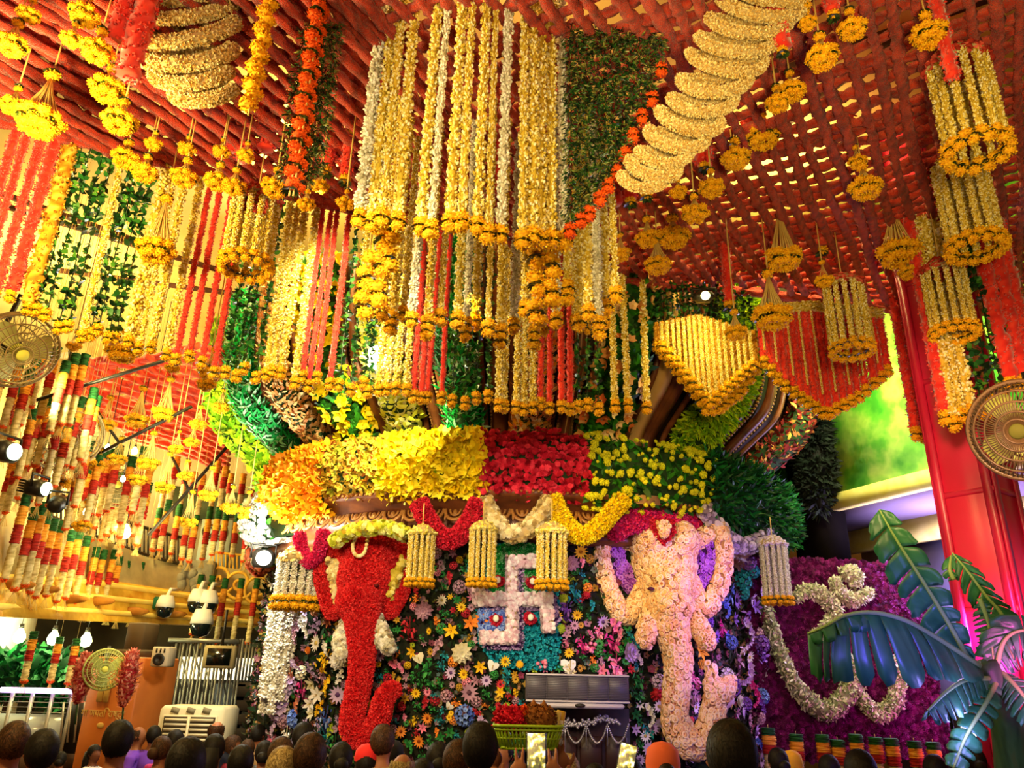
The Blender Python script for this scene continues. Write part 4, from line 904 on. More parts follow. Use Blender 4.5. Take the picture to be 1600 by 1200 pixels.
for k, (x, kind, wpx) in enumerate(CURT):
    P = onedge(x, hemy(x) + RNG.normal() * 5)
    top = np.array([P[0], P[1], sag(P[0], P[1]) - .02]); rad = wpx * mpp(P) * {'cream': .68, 'red': .62, 'amber': .7}.get(kind, 1.0)
    strand(kind, top, P, rad * (1 if kind != 'leaf' else .85), 2, '%s, %s from left in the long curtain below the net edge' % (DESC[kind], nth(k + 1)), 'strands of the long curtain', mr=8.2 * mpp(P))
# ---- the chandelier of thick cream strands: front tier and back tier
T1 = [(582, 318, 15), (598, 322, 13), (612, 312, 11), (628, 318, 13), (664, 326, 13), (680, 330, 9), (704, 318, 13), (720, 318, 10), (745, 324, 12), (762, 336, 8), (787, 338, 12), (812, 345, 11), (828, 340, 13), (845, 346, 12), (862, 348, 13), (878, 350, 11)]
for k, (x, y, wpx) in enumerate(T1):
    P = at(x, y, 3.5 + .35 * ((x - 735) / 150.) ** 2); top = np.array([P[0] * (1 + .10 * (735 - x) / 150 * (1 if x < 735 else .0)), P[1] + .1, ZN + .8])
    strand('cream' if k % 5 else 'white', top, P, wpx * mpp(P) * .68, 2, 'thick cream bud strand, %s from left in the front tier of the chandelier' % nth(k + 1), 'front tier of the chandelier', mr=13 * mpp(P))
T2 = [(566, 440, 8), (584, 470, 9), (600, 478, 10), (616, 486, 10), (632, 480, 8), (648, 488, 10), (668, 492, 9), (690, 486, 7), (712, 486, 10), (728, 496, 8), (742, 492, 10), (760, 500, 7), (784, 508, 10), (806, 498, 10), (820, 470, 10), (834, 510, 11), (850, 500, 10), (866, 488, 11), (884, 440, 9), (905, 492, 10), (918, 478, 10), (932, 494, 10), (946, 470, 10), (958, 448, 8)]
for k, (x, y, wpx) in enumerate(T2):
    P = at(x, y, 4.6 + .25 * math.sin(k * 2.1)); top = np.array([P[0], P[1], ZN - .05])
    strand('white' if k % 4 == 1 else 'cream', top, P, wpx * mpp(P) * .7, 2 + (k % 3 == 0), 'cream bud strand, %s from left in the back tier behind the chandelier' % nth(k + 1), 'back tier of the chandelier', mr=11 * mpp(P))
# stacked marigold strings at the left of the tiers
for k, (x, y0, y1) in enumerate([(590, 350, 470), (606, 350, 415), (568, 400, 490), (838, 385, 500), (862, 360, 470)]):
    a, b = at(x, y0, 4.15), at(x, y1, 4.15); t = thing('marigold_string', (b[0], b[1], ZN), '%s of the strings of stacked marigolds among the chandelier tiers' % nth(k + 1), 'garland', 'stacked marigold strings')
    obj('thread', tube([(0, 0, 0), (0, 0, (b[2] - ZN) / 2), (0, 0, b[2] - ZN)], .006, 4), M_thread, t); n = int((a[2] - b[2]) / .095) + 1
    for q in range(n):
        pom(t, (.012 * (-1) ** q, 0, b[2] - ZN + q * .095), .058)
        if q % 2: link('leaf_collar', ME_C, None, t, (0, 0, b[2] - ZN + q * .095 - .04), (0, 0, q), (.06,) * 3)
# ---- dark fern curtains beside the chandelier, hemmed with orange pompons
k = 0
for x, y, wpx in [(442, 285, 17), (458, 300, 15), (472, 290, 17), (486, 280, 16), (498, 270, 13), (893, 350, 16), (906, 335, 16), (920, 325, 17), (934, 300, 17), (948, 280, 17), (962, 262, 17), (976, 235, 17), (990, 205, 16), (1004, 175, 16), (1018, 145, 15), (1032, 100, 13)]:
    k += 1; P = at(x, y, 3.75)
    if P[2] > ZN - .15: continue
    strand('fern', np.array([P[0], P[1], ZN - .03]), P, wpx * mpp(P) * .7, 2 if x > 600 else 0, 'dark feathery fern strand, %s of those beside the chandelier, counting from left' % nth(k), 'fern strands beside the chandelier', mr=10 * mpp(P), me=ME_O, name='fern_strand')
for q, x in enumerate((452, 458)):
    P = at(x, 306, 3.6); t = thing('pompon_string', (P[0], P[1], ZN), ('orange pompon string with dark leaf collars left of the chandelier', 'second orange pompon string tucked behind the first, left of the chandelier')[q], 'garland')
    L = ZN - P[2]; obj('thread', tube([(0, 0, 0), (0, 0, -L / 2), (0, 0, -L)], .006, 4), M_thread, t)
    for i in range(int(L / .082)):
        pom(t, (.008 * (-1) ** i, .05 * q, -.04 - .082 * i), .044 - .006 * q, ME_O, 'pompon')
        if i % 2 == q: link('leaf_collar', ME_C, None, t, (0, .05 * q, -.08 - .082 * i), (0, 0, i), (.05,) * 3)
# red ropes in the dark inner part of the net, and short stubs hanging from the net
k = 0
for x, y, wpx, h in [(405, 170, 13, 1), (430, 180, 12, 1), (505, 185, 12, 1), (527, 192, 13, 1), (548, 205, 10, 1), (566, 200, 10, 1), (415, 235, 15, 0), (380, 250, 14, 0), (362, 235, 12, 0), (300, 200, 13, 0), (340, 215, 12, 0), (200, 120, 20, 0), (185, 60, 18, 0), (540, 275, 11, 1), (510, 262, 11, 1), (653, 290, 9, 0), (775, 300, 9, 0), (1283, 385, 12, 1), (1140, 470, 9, 1), (1330, 230, 14, 1), (1222, 75, 15, 1), (1175, 225, 15, 1), (1100, 255, 15, 1), (1490, 120, 12, 0), (1300, 20, 12, 1), (960, 320, 14, 0), (985, 310, 14, 1), (1010, 300, 14, 1)]:
    k += 1; Y = 4.9 if y > 150 else 3.45
    if y > 380: Y = 6.3
    P = at(x, y, Y); dz = min(.9, max(.3, ZN - P[2]))
    strand('red', np.array([P[0], P[1], P[2] + dz]), P, wpx * mpp(P) * .9, h, 'short dark red rope hanging through the net, %s of those counting from left' % nth(sorted([405, 430, 505, 527, 548, 566, 415, 380, 362, 300, 340, 200, 185, 540, 510, 653, 775, 1283, 1140, 1330, 1222, 1175, 1100, 1490, 1300, 960, 985, 1010]).index(x) + 1), 'short red ropes in the net', mr=9 * mpp(P))
# yellow marigold string beside the cream rings
P = at(388, 180, 3.6); t = thing('marigold_string', (P[0], P[1], ZN), 'bright yellow marigold string between the cream rings and the red ropes', 'garland')
L = ZN - P[2]; obj('thread', tube([(0, 0, 0), (0, 0, -L)], .006, 4), M_thread, t)
for i in range(int(L / .07)): pom(t, (.014 * (-1) ** i, 0, -.04 - .07 * i), .052, None)
# ---- drop panels on the right
def panel(name, topl, botl, n, Y, kind, wpx, lab, head=None):
    for k in range(n):
        u = (k + .5) / n
        x1 = botl[0][0] + u * (botl[-1][0] - botl[0][0]); y1 = float(np.interp(x1, [p[0] for p in botl], [p[1] for p in botl]))
        P = at(x1, y1, Y(x1)); yt = float(np.interp(x1, [p[0] for p in topl], [p[1] for p in topl])); tp = at(x1, yt, Y(x1)); top = np.array([P[0], P[1], tp[2]])
        t = strand(kind, top, P, wpx * mpp(P), 2, lab % nth(k + 1), lab.split(',')[0].replace(' strand', ' strands'), mr=8 * mpp(P))
        if head: fit(head[0], head[1], wpx * mpp(P) * 1.1, t, (0, 0, head[1]), 'leaf_string' if head[0] == 'leaf' else 'bud_string')
YR = lambda x: 7.15
panel('yellow', [(1025, 505), (1100, 492), (1190, 520)], [(1022, 528), (1050, 560), (1080, 600), (1108, 634), (1130, 625), (1160, 600), (1186, 560)], 17, YR, 'amber', 4.7, 'yellow bud strand of the pointed drop panel, %s from left, above the lime band', ('leaf', .42))
panel('yellow', [(1030, 505), (1100, 492), (1185, 520)], [(1030, 528), (1108, 622), (1180, 560)], 16, lambda x: 7.05, 'cream', 2.4, 'thin cream bud strand in front of the yellow drop panel, %s from left')
panel('red', [(1186, 495), (1290, 488), (1390, 500)], [(1188, 552), (1230, 598), (1290, 640), (1340, 612), (1392, 566)], 18, YR, 'red', 6.6, 'red rope of the pointed red drop panel, %s from left, beside the green wall', ('cream', .12))
for k, x in enumerate([1195, 1215, 1240, 1262, 1284, 1306, 1328, 1350, 1372]):
    y = float(np.interp(x, [1188, 1230, 1290, 1340, 1392], [540, 580, 620, 595, 550])); P = at(x, y, 7.05); strand('cream', np.array([P[0], P[1], at(x, 486, 7.05)[2]]), P, 1.5 * mpp(P), 0, 'thin cream string between red ropes, %s from left in the red drop panel' % nth(k + 1), 'thin cream strings of the red drop panel')
R3 = [(1431, 668, 'red', 8, 475), (1441, 670, 'cream', 3, 475), (1446, 671, 'red', 8, 475), (1453, 671, 'cream', 3, 475), (1458, 669, 'red', 7, 475)]
for k, (x, y, kind, wpx, yt) in enumerate(R3):
    P = at(x, y, 7.2); strand(kind, np.array([P[0], P[1], ZN - .02]), P, wpx * mpp(P), 2, '%s, %s from left in the narrow bunch against the green wall' % (DESC[kind], nth(k + 1)), 'narrow bunch against the green wall', mr=9 * mpp(P))
R4 = [(1476, 640, 'red', 10), (1488, 652, 'cream', 8), (1503, 640, 'cream', 7), (1516, 630, 'cream', 9), (1536, 632, 'leaf', 11), (1551, 618, 'leaf', 11), (1562, 600, 'leaf', 9), (1578, 590, 'red', 13), (1598, 585, 'red', 13), (1612, 575, 'red', 12), (1589, 588, 'leaf', 8)]
for k, (x, y, kind, wpx) in enumerate(R4):
    P = at(x, y, 5.75); strand(kind, np.array([P[0], P[1], ZN - .02]), P, wpx * mpp(P), 2, '%s, %s of the group hanging before the pink pillar' % (DESC[kind], nth(k + 1)), 'strands before the pink pillar', mr=10 * mpp(P))
# ---- marigold tassels on thread cones
def thread_cone(n, h, r, seed=2):
    g = G(); q = random.Random(seed)
    for i in range(n):
        a = 6.283 * i / n + q.uniform(-.1, .1); rr = r * q.uniform(.75, 1.05); g.addg(tube([(.012 * math.cos(a), .012 * math.sin(a), h), (.35 * rr * math.cos(a), .35 * rr * math.sin(a), h * .55), (rr * math.cos(a), rr * math.sin(a), 0)], .016, 4))
    return g
CONES = [thread_cone(n, 1.0, .42).mesh('thread_cone') for n in (12, 26)]
for m_ in CONES: m_.materials.append(M_thread)
def tassel(x, y, wpx, hpx, Y, label, group, hang=None, big=None):
    """x, y: middle of the marigold cluster; wpx its width; hpx the length of the thread cone."""
    P = at(x, y, Y); s = mpp(P); Wd, H = wpx * s, hpx * s; top = P[2] + H + Wd * .2
    t = thing('marigold_tassel', (P[0], P[1], top), label, 'tassel', group); z0 = P[2] - top
    if hang is None: hang = max(0.05, ZN - top)
    else: hang = max(.05, (hang if Y > 7 else 7.5) - top)
    obj('cord', tube([(0, 0, hang), (0, 0, hang / 2), (0, 0, 0)], .006, 4), M_thread, t)
    pom(t, (0, 0, .0), Wd * .16); link('leaf_collar', ME_C, None, t, (0, 0, .03), (0, 0, 1), (Wd * .17,) * 3)
    k = 1 if wpx > 34 else 0
    link('thread_cone', CONES[k], None, t, (0, 0, z0 + Wd * .05), (0, 0, 0), (Wd * .8, Wd * .8, H + Wd * .1))
    n = 9 if wpx > 44 else 7 if wpx > 28 else 5; r = Wd * (.155 if n > 8 else .18 if n > 6 else .24)
    for i in range(n): a = 6.283 * i / n + x; pom(t, (.34 * Wd * math.cos(a), .34 * Wd * math.sin(a), z0 + RNG.normal() * .03 * Wd), r)
    m = n - 2
    for i in range(m): a = 6.283 * i / m + x + .4; pom(t, (.23 * Wd * math.cos(a), .23 * Wd * math.sin(a), z0 - Wd * .2), r); link('leaf_collar', ME_C, None, t, (.3 * Wd * math.cos(a), .3 * Wd * math.sin(a), z0 - Wd * .08), (0, 0, i), (r * .8,) * 3)
    link('leaf_collar', ME_C, None, t, (0, 0, z0 + Wd * .13), (0, 0, 2), (Wd * .36, Wd * .36, Wd * .3))
def tassels(L, Y, lab, group, **k):
    for i, (x, y, wp, h) in enumerate(sorted(L)): tassel(x, y, wp, h, Y(x, y) if callable(Y) else Y, lab % nth(i + 1), group, **k)
TL = [(62, 185, 78, 70), (18, 68, 52, 30), (45, 22, 36, 20), (132, 22, 52, 25), (152, 78, 55, 25), (168, 138, 60, 25), (188, 188, 58, 22), (196, 246, 46, 18), (226, 268, 44, 18), (288, 276, 46, 20), (340, 282, 42, 20), (366, 290, 40, 20), (430, 292, 46, 22), (240, 225, 26, 15), (292, 232, 26, 15), (346, 236, 26, 15), (384, 242, 26, 16), (20, 165, 40, 25), (112, 60, 34, 20), (500, 290, 30, 18), (540, 318, 28, 16), (478, 318, 30, 16)]
tassels(TL, lambda x, y: 3.4 if y < 90 else 3.85 if y < 200 else 4.6, 'marigold tassel on white threads, %s from left under the left side of the red net', 'tassels under the left side of the net')
TR = [(1225, 402, 60, 85), (1405, 392, 72, 75), (1420, 424, 34, 10), (1207, 492, 66, 60), (1288, 438, 30, 26), (1028, 412, 46, 40), (1052, 368, 56, 20), (1086, 332, 44, 20), (970, 396, 32, 26), (921, 404, 38, 30), (1150, 518, 38, 26), (1285, 88, 56, 28), (1262, 36, 30, 15), (1332, 44, 48, 24), (1237, 142, 46, 24), (1192, 212, 58, 26), (1150, 246, 50, 20), (1112, 292, 42, 20), (1352, 292, 56, 26), (1340, 252, 30, 20), (1452, 52, 60, 24), (1215, 160, 40, 20), (1146, 250, 30, 18), (1060, 300, 26, 16), (1012, 372, 40, 26), (1250, 12, 34, 16), (1395, 200, 30, 16)]
tassels(TR, lambda x, y: 3.45 if y < 120 else 3.9 if y < 200 else 4.7 if y < 340 else 5.8, 'marigold tassel on white threads, %s from left under the right side of the red net', 'tassels under the right side of the net')
TB = [(164, 662, 34, 36), (214, 655, 38, 44), (257, 645, 38, 48), (184, 716, 30, 26), (232, 722, 36, 40), (154, 726, 26, 18), (216, 748, 30, 30), (257, 760, 30, 46), (326, 772, 30, 36), (294, 814, 30, 40), (360, 792, 28, 26), (386, 800, 28, 26), (330, 580, 42, 28), (192, 548, 54, 22), (322, 600, 28, 22), (270, 574, 22, 20), (115, 540, 22, 18), (310, 662, 26, 22), (290, 742, 22, 18), (345, 636, 26, 22), (100, 752, 30, 34), (128, 820, 30, 30), (212, 540, 20, 14), (300, 690, 22, 22), (276, 700, 22, 22)]
tassels(TB, lambda x, y: 6.0 if y < 610 else 9.0, 'yellow marigold tassel hanging far back on the left, %s from left', 'tassels far back on the left', hang=5.65)
# ---- bells: a petal cap with a ring of cream strands and a marigold hem
def bell(x, ytop, ybot, wpx, Y, label, cap, n=13, hem=True, hang=None, kind='cream'):
    a, b = at(x, ytop, Y), at(x, ybot, Y); s = mpp(b); R = wpx * s / 2; h = a[2] - b[2]; ch = R * .75
    if hang is None: hang = ZN - a[2] if Y < 6.5 else .2
    t = thing('garland_bell', (b[0], b[1], a[2]), label, 'garland bell', 'bells of cream strands')
    obj('cord', tube([(0, 0, hang), (0, 0, 0)], .006, 4), M_thread, t)
    dome = lathe([(.01, 0), (R * .5, -ch * .25), (R * .9, -ch * .7), (R, -ch), (R * .7, -ch * 1.05)], 16); obj('cap_core', dome, cw, t, True)
    g = scatter(dome, 420, RUFFLE if R > .2 else CUP, R * .13, wob=.4); stuff(obj('cap_petals', g, cap, t))
    for i in range(n):
        q = 6.283 * i / n; fit(kind, h - ch - R * .3, R * .115, t, (R * .84 * math.cos(q), R * .84 * math.sin(q), -ch * .95))
        if hem:
            for z in (0, 1): pom(t, (R * .9 * math.cos(q + z * .2), R * .9 * math.sin(q + z * .2), -h + R * (.22 - .3 * z)), R * .2)
    if hem:
        for i in range(n): q = 6.283 * (i + .5) / n; link('leaf_collar', ME_C, None, t, (R * .86 * math.cos(q), R * .86 * math.sin(q), -h + R * .12), (0, 0, i), (R * .2,) * 3)
    return t
M_capred = mat('petal_rust', ['8a1c10', 'c84030', 'e87060'], tint=True)
bell(1528, 78, 238, 98, 3.75, 'large cream bell with a red petal cap at the upper right of the net', M_capred)
bell(1526, 232, 388, 86, 5.0, 'cream bell hanging below the large bell at the upper right', M_capred, hang=.05)
bell(1492, 404, 522, 70, 5.6, 'cream bell with a faded red cap in front of the pink pillar', M_capred)
bell(1332, 428, 548, 66, 6.0, 'cream bell with full marigold hem in front of the red drop panel', M_capred)
bell(384, 292, 418, 82, 5.0, 'cream bell with a red cap hanging in front of the long curtain at left', M_capred)
tassel(244, 388, 64, 78, 4.9, 'big marigold tassel on a thick cone of cream threads, left of the red capped bell', 'tassels under the left side of the net')
bell(922, 380, 505, 60, 5.2, 'cream bell right of the chandelier tiers, before the green foliage', M_cream)
YB_ = lambda x: oncyl(x, 860, 3.9)[1] - .15
bell(655, 818, 912, 46, YB_(655), 'cream bell beside the head of the red elephant', mat('petal_softyellow', []))
bell(752, 812, 912, 46, YB_(752), 'pale yellow bell at the left of the swastika panel', mat('petal_softyellow', []))
bell(862, 814, 916, 52, YB_(862), 'yellow capped bell at the right of the swastika panel', mat('petal_softyellow', []))
bell(1216, 836, 940, 46, YB_(1190), 'lilac lit bell under the swag right of the cream elephant', M_lil, kind='white')
bell(462, 850, 945, 76, oncyl(470, 900, 3.8)[1], 'broad cream bell at the left edge of the shrine', M_cream, n=16, kind='white')
# thick cream column of buds below it
P0, P1 = oncyl(446, 940, 3.55), oncyl(438, 1100, 3.5); t = thing('bud_column', P0, 'thick white column of buds under the broad cream bell at the shrine edge', 'garland')
for i in range(9): q = 6.283 * i / 9; fit('white', P0[2] - P1[2] + .1 * math.sin(i * 2), .045, t, (.12 * math.cos(q), .12 * math.sin(q), 0))
# ---- sleeves of cream rings
M_ring = mat('ring_cream', ['cca04c', 'ecd088', 'fcf2c4'], tint=True)
def sleeve(label, path, Y, n, tubepx, droop):
    Q = smoothpath(path, n); c = at(Q[0][0], Q[0][1], Y); t = thing('ring_sleeve', c, label, 'garland')
    for i, (x, y, hw) in enumerate(Q):
        P = at(x, y, Y + .02 * i); s = mpp(P); th = np.linspace(0, 2 * PI, 30)[:-1]; a = hw * s
        rot_ = math.radians(RNG.normal() * 6)
        L_ = np.stack([a * np.cos(th), -.35 * a * np.sin(th) * 1.0, -droop * a * np.where(np.sin(th) > 0, np.sin(th), .25 * np.sin(th)) + a * np.cos(th) * math.sin(rot_)], -1) + P - c
        g = tube(L_, tubepx * s * RNG.uniform(.85, 1.15), 9, closed=True); core = G().addg(g); gg = scatter(core, 2400, TUFT, .019 * (tubepx / 11), wob=.5)
        o = obj('ring', core, cw, t, True); stuff(obj('ring_petals', gg, M_ring, o))
    return t
sleeve('sleeve of cream garland rings brightly lit at the upper left', [(285, -25, 88), (284, 5, 84), (287, 42, 78), (292, 78, 70), (300, 112, 56), (318, 142, 44)], 3.7, 6, 9, .75)
sleeve('long sleeve of cream rings slanting down at the upper right of the chandelier', [(1205, -20, 58), (1178, 15, 62), (1150, 60, 60), (1122, 110, 54), (1092, 160, 48), (1060, 205, 44), (1030, 245, 38), (1005, 275, 34)], 3.45, 12, 7, .9)
# ================================================================== tricolour strands on the left
def tricolor(x, ytip, hpx, Y, label, group, long=False, w=1.0, cord=None):
    P = at(x, ytip, Y); s = mpp(P); H = hpx * s; top = P[2] + H; r = .052 * w
    t = thing('tricolour_strand', (P[0], P[1], top), label, 'garland', group); t.rotation_euler = (RNG.normal() * .01, RNG.normal() * .01, 0)
    seq = [('orange', .13), ('brick', .13), ('white', .22), ('green', .13), ('orange', .13), ('brick', .12), ('white', .14)] if long else [('green', .17), ('orange', .22), ('brick', .21), ('white', .40)]
    z = 0.0
    for kind, f in seq:
        fit('plush_' + kind, H * f, r * (1 if kind != 'white' else .85), t, (0, 0, -z), kind + '_section'); z += H * f
    pom(t, (0, 0, -H), r * .95, ME_O, 'tip_flower'); link('thread_tuft', CONES[0], None, t, (0, 0, -H - .16), (0, 0, 0), (.12, .12, .16))
    cord = cord or 7.5 - top
    obj('cord', tube([(0, 0, cord), (0, 0, cord / 2), (0, 0, 0)], .003, 4), M_thread, t)
    return t
TA = [(10, 905, 138, 9.0), (38, 914, 131, 9.4), (46, 924, 126, 9.7), (58, 932, 122, 10.0), (72, 930, 116, 10.3), (89, 939, 110, 10.8), (115, 941, 103, 11.4), (131, 954, 98, 11.9), (144, 954, 94, 12.2), (161, 952, 92, 12.5), (170, 960, 90, 12.8), (182, 966, 88, 13.2), (206, 964, 84, 13.6), (24, 920, 128, 9.3), (102, 934, 108, 11.0)]
for k, (x, y, h, Y) in enumerate(sorted(TA)): tricolor(x, y, h, Y - .3, 'tricolour flower strand before the parapet, %s from left in that row' % nth(k + 1), 'tricolour strands before the parapet', w=.95)
TD = [(317, 998, 96, 13.6), (338, 1004, 98, 13.6), (364, 1002, 96, 13.7), (389, 1004, 98, 13.7), (412, 1004, 96, 13.8), (300, 990, 90, 13.6)]
for k, (x, y, h, Y) in enumerate(sorted(TD)): tricolor(x, y, h, Y, 'tricolour flower strand in front of the gold fascia, %s from left' % nth(k + 1), 'tricolour strands before the fascia')
TS = [(36, 1064, 74, 11), (79, 1064, 66, 11.5), (106, 1067, 66, 11.5)]
for k, (x, y, h, Y) in enumerate(TS): tricolor(x, y, h, Y, 'tricolour strand hanging low over the shop counter, %s from left' % nth(k + 1), 'tricolour strands over the counter')
k = 0
for i in range(17):
    x = 172 + i * 16 + RNG.normal() * 3; y = 862 + 8 * math.sin(i) + i * .8
    if i < 4: continue
    k += 1; tricolor(x, y, 140 + RNG.normal() * 8, 12.8 + .5 * math.sin(i * 2.3), 'long banded flower strand above the railing, %s from left' % nth(k), 'long banded strands above the railing', True)
TC = []
for r_, (y0, Y) in enumerate(((662, 7.6), (722, 8.2), (790, 8.8))):
    for i in range(10): TC.append((-12 + i * 15 + RNG.normal() * 3 + r_ * 6, y0 + RNG.normal() * 14 + i * 1.5, 118 - r_ * 6, Y + RNG.normal() * .2))
for k, (x, y, h, Y) in enumerate(sorted(TC)): tricolor(x, y, h, Y, 'tricolour flower strand of the dense bunch by the left fans, %s from left' % nth(k + 1), 'dense tricolour bunch by the left fans', w=.85)
TE = []
for r_, (y0, Y) in enumerate(((790, 10.2), (822, 11.0), (842, 11.8))):
    for i in range(8): TE.append((112 + i * 15 + RNG.normal() * 4 - r_ * 5, y0 + RNG.normal() * 9 + i * 2, 105 - r_ * 6, Y + RNG.normal() * .2))
for k, (x, y, h, Y) in enumerate(sorted(TE)): tricolor(x, y, h, Y, 'tricolour flower strand between the back fan and the railing, %s from left' % nth(k + 1), 'tricolour strands behind the back fan')
TF = [(1206, 1205, 62, 8.6), (1250, 1215, 62, 8.6), (1292, 1220, 66, 8.6), (1316, 1222, 60, 8.6), (1346, 1224, 70, 8.6), (1376, 1220, 62, 8.6), (1402, 1226, 66, 8.6), (1438, 1226, 62, 8.6), (1468, 1228, 62, 8.6)]
for k, (x, y, h, Y) in enumerate(TF): tricolor(x, y, h, Y, 'dark topped tricolour strand below the violet panel, %s from left' % nth(k + 1), 'tricolour strands below the violet panel', w=1.3, cord=.03)
# rods of the lighting rig
rod_m = mat('rod_steel', ['1e1812', '2c241a'], noise=6, rough=.5, spec=.4)
for k, (a, b, r_, lab) in enumerate([((48, 628, 7.8), (262, 562, 7.8), .02, 'thin dark rod sloping above the upper back fan'), ((120, 726, 9.0), (300, 635, 9.0), .022, 'thin dark rod sloping under the far net'), ((232, 836, 11.0), (360, 692, 11.0), .024, 'dark rod rising steeply towards the lime band'), ((110, 540, 7.8), (108, 622, 7.8), .02, 'upright dark rod beside the far net'), ((40, 714, 8.4), (72, 700, 8.4), .018, 'short rod behind the big floodlight'), ((185, 690, 9), (145, 632, 9), .018, 'short crossing brace of the rig rods'), ((300, 775, 11), (265, 706, 11), .02, 'short brace crossing the steep rod')]):
    A_, B_ = at(*a), at(*b); c = (A_ + B_) / 2; o = obj('steel_rod', tube([A_ - c, (0, 0, 0), B_ - c], r_, 6), rod_m, None, loc=c); tag(o, lab, 'rod', 'rods of the rig')

# ================================================================== fans, lamps
wire_c = mat('fan_wire', ['8a7a50', 'b09a68'], noise=4, rough=.35, spec=.5); wire_d = mat('fan_wire_dark', ['5a4430', '74583c'], noise=4, rough=.35, spec=.5)
blade_m = mat('fan_blade', ['c8cc80', 'd8dc98'], noise=2, rough=.4); dark_m = mat('black_plastic', ['14120e', '201c16'], noise=4, rough=.45, spec=.4)
def fan(P, nrm, R, label, wm, bm_, wires=44, wr=.006, blades=3, hubm=None):
    q = Vector(nrm).to_track_quat('Z', 'Y'); t = thing('wall_fan', P, label, 'fan', None); t.rotation_euler = q.to_euler()
    g = G(); ring = lambda r, z, w_: g.addg(tube([(r * math.cos(a), r * math.sin(a), z) for a in np.linspace(0, 2 * PI, 33)[:-1]], w_, 5, closed=True))
    ring(R, 0, wr * 2.2); ring(R * .98, -.07, wr * 1.6)
    for f, z in ((.82, .075), (.6, .1), (.4, .11), (.24, .115)): ring(R * f, z, wr)
    for i in range(wires):
        a = 2 * PI * i / wires; c, s = math.cos(a), math.sin(a); g.addg(tube([(R * c, R * s, 0), (R * .82 * math.cos(a + .04), R * .82 * math.sin(a + .04), .075), (R * .5 * math.cos(a + .1), R * .5 * math.sin(a + .1), .105), (R * .16 * math.cos(a + .14), R * .16 * math.sin(a + .14), .115)], wr * .6, 3))
    obj('front_cage', g, wm, t); g = G()
    for i in range(wires // 2):
        a = 4 * PI * i / wires; c, s = math.cos(a), math.sin(a); g.addg(tube([(R * c, R * s, -.02), (R * .9 * c, R * .9 * s, -.1), (R * .3 * c, R * .3 * s, -.14)], wr * .7, 3))
    for f, z in ((.9, -.1), (.6, -.12), (.3, -.14)): g.addg(tube([(R * f * math.cos(a), R * f * math.sin(a), z) for a in np.linspace(0, 2 * PI, 25)[:-1]], wr, 4, closed=True))
    obj('rear_cage', g, wm, t)
    for i in range(blades):
        a = 2 * PI * i / blades + .4; V = []
        for r_, w0, w1 in ((.14, -.12, .12), (.4, -.22, .26), (.7, -.26, .34), (.86, -.1, .3)): V += [(R * r_, R * w0, -.03 - .1 * w0), (R * r_, R * w1, -.03 - .1 * w1)]
        g = G().add(np.array(V) @ rotz(a).T, [[(0, 2, 3, 1), (2, 4, 5, 3), (4, 6, 7, 5)]]); obj('blade', g, bm_, t)
    obj('hub', lathe([(.001, .13), (R * .12, .128), (R * .17, .11), (R * .17, -.06), (.001, -.06)], 18), hubm or mat('fan_badge', ['d8d850', 'e8e878'], noise=2), t)
    obj('motor', lathe([(.001, -.1), (R * .22, -.1), (R * .24, -.2), (R * .18, -.32), (.001, -.33)], 16), dark_m, t, True)
    obj('bracket', tube([(0, 0, -.3), (0, R * .3, -.42), (0, R * 1.2, -.45)], .022, 6), dark_m, t)
    return t
def tocam(P, dx=0, dz=0): return Vector(CAM + [dx, 0, dz] - P)
P = at(28, 548, 5.6); fan(P, (.85, -.5, -.62), .30, 'caged wall fan with a yellow hub at the far left under the strands', wire_c, blade_m)
P = at(103, 682, 8.4); fan(P, (.72, -.62, -.5), .40, 'caged wall fan behind the dense tricolour bunch', wire_c, blade_m)
P = at(186, 756, 10.6); fan(P, (.3, -.9, -.3), .32, 'caged wall fan above the balcony railing', wire_c, mat('fan_blade_dim', ['6a6a48', '7c7c54'], noise=2))
P = at(164, 1046, 10.1); fan(P, tocam(P), .235, 'pale green fan on the orange brown pillar', mat('fan_wire_green', ['a8b060', 'c0c878'], noise=3), mat('fan_blade_green', ['c0cc70', 'd0dc88'], noise=3))
P = at(1598, 672, 4.6); fan(P, tocam(P, -2.2, -.6), .31, 'big round caged fan cut by the right edge of the picture', wire_d, mat('fan_blade_lime', ['c0c860', 'd4dc7c'], noise=2), wires=72, wr=.0075, blades=4, hubm=mat('hub_olive', ['5a5a24', '74742e'], noise=3))
glowy = lambda n, c, s: mat(n, [c], emit=c, estr=s)
def bulb(x, y, Y, rpx, label, col='fff2b0', st=14, cord=.5, watt=40, lc=(1, .85, .45)):
    P = at(x, y, Y); r = rpx * mpp(P); cord = 7.5 - P[2] if y < 900 else .95; t = thing('hanging_bulb', P, label, 'bulb', 'lit bulbs on cords')
    obj('glass', lathe([(.001, -r), (r * .7, -r * .75), (r, 0), (r * .8, r * .7), (r * .4, r * 1.3), (r * .38, r * 1.6)], 14), glowy('bulb_' + col + str(st), col, st), t, True)
    obj('socket', lathe([(.001, r * 2.3), (r * .35, r * 2.3), (r * .42, r * 1.5), (.001, r * 1.5)], 10), dark_m, t); obj('cord', tube([(0, 0, r * 2.2), (0, 0, r * 2 + cord / 2), (0, 0, r * 2 + cord)], .006, 4), dark_m, t)
    lamp('bulb_light', 'POINT', tuple(P + [0, -r * 1.6, -r * .5]), lc, watt, r)
bulb(195, 833, 11.0, 9, 'round glowing yellow bulb before the railing', watt=30)
bulb(137, 800, 10.4, 7, 'smaller glowing bulb left of the railing posts', watt=22)
bulb(168, 700, 9.4, 4, 'small white bulb beside the back tassels', 'ffffff', 14, watt=5)
bulb(192, 749, 9.8, 4, 'small cold white bulb in front of the railing fan', 'f0f4ff', 14, watt=5)
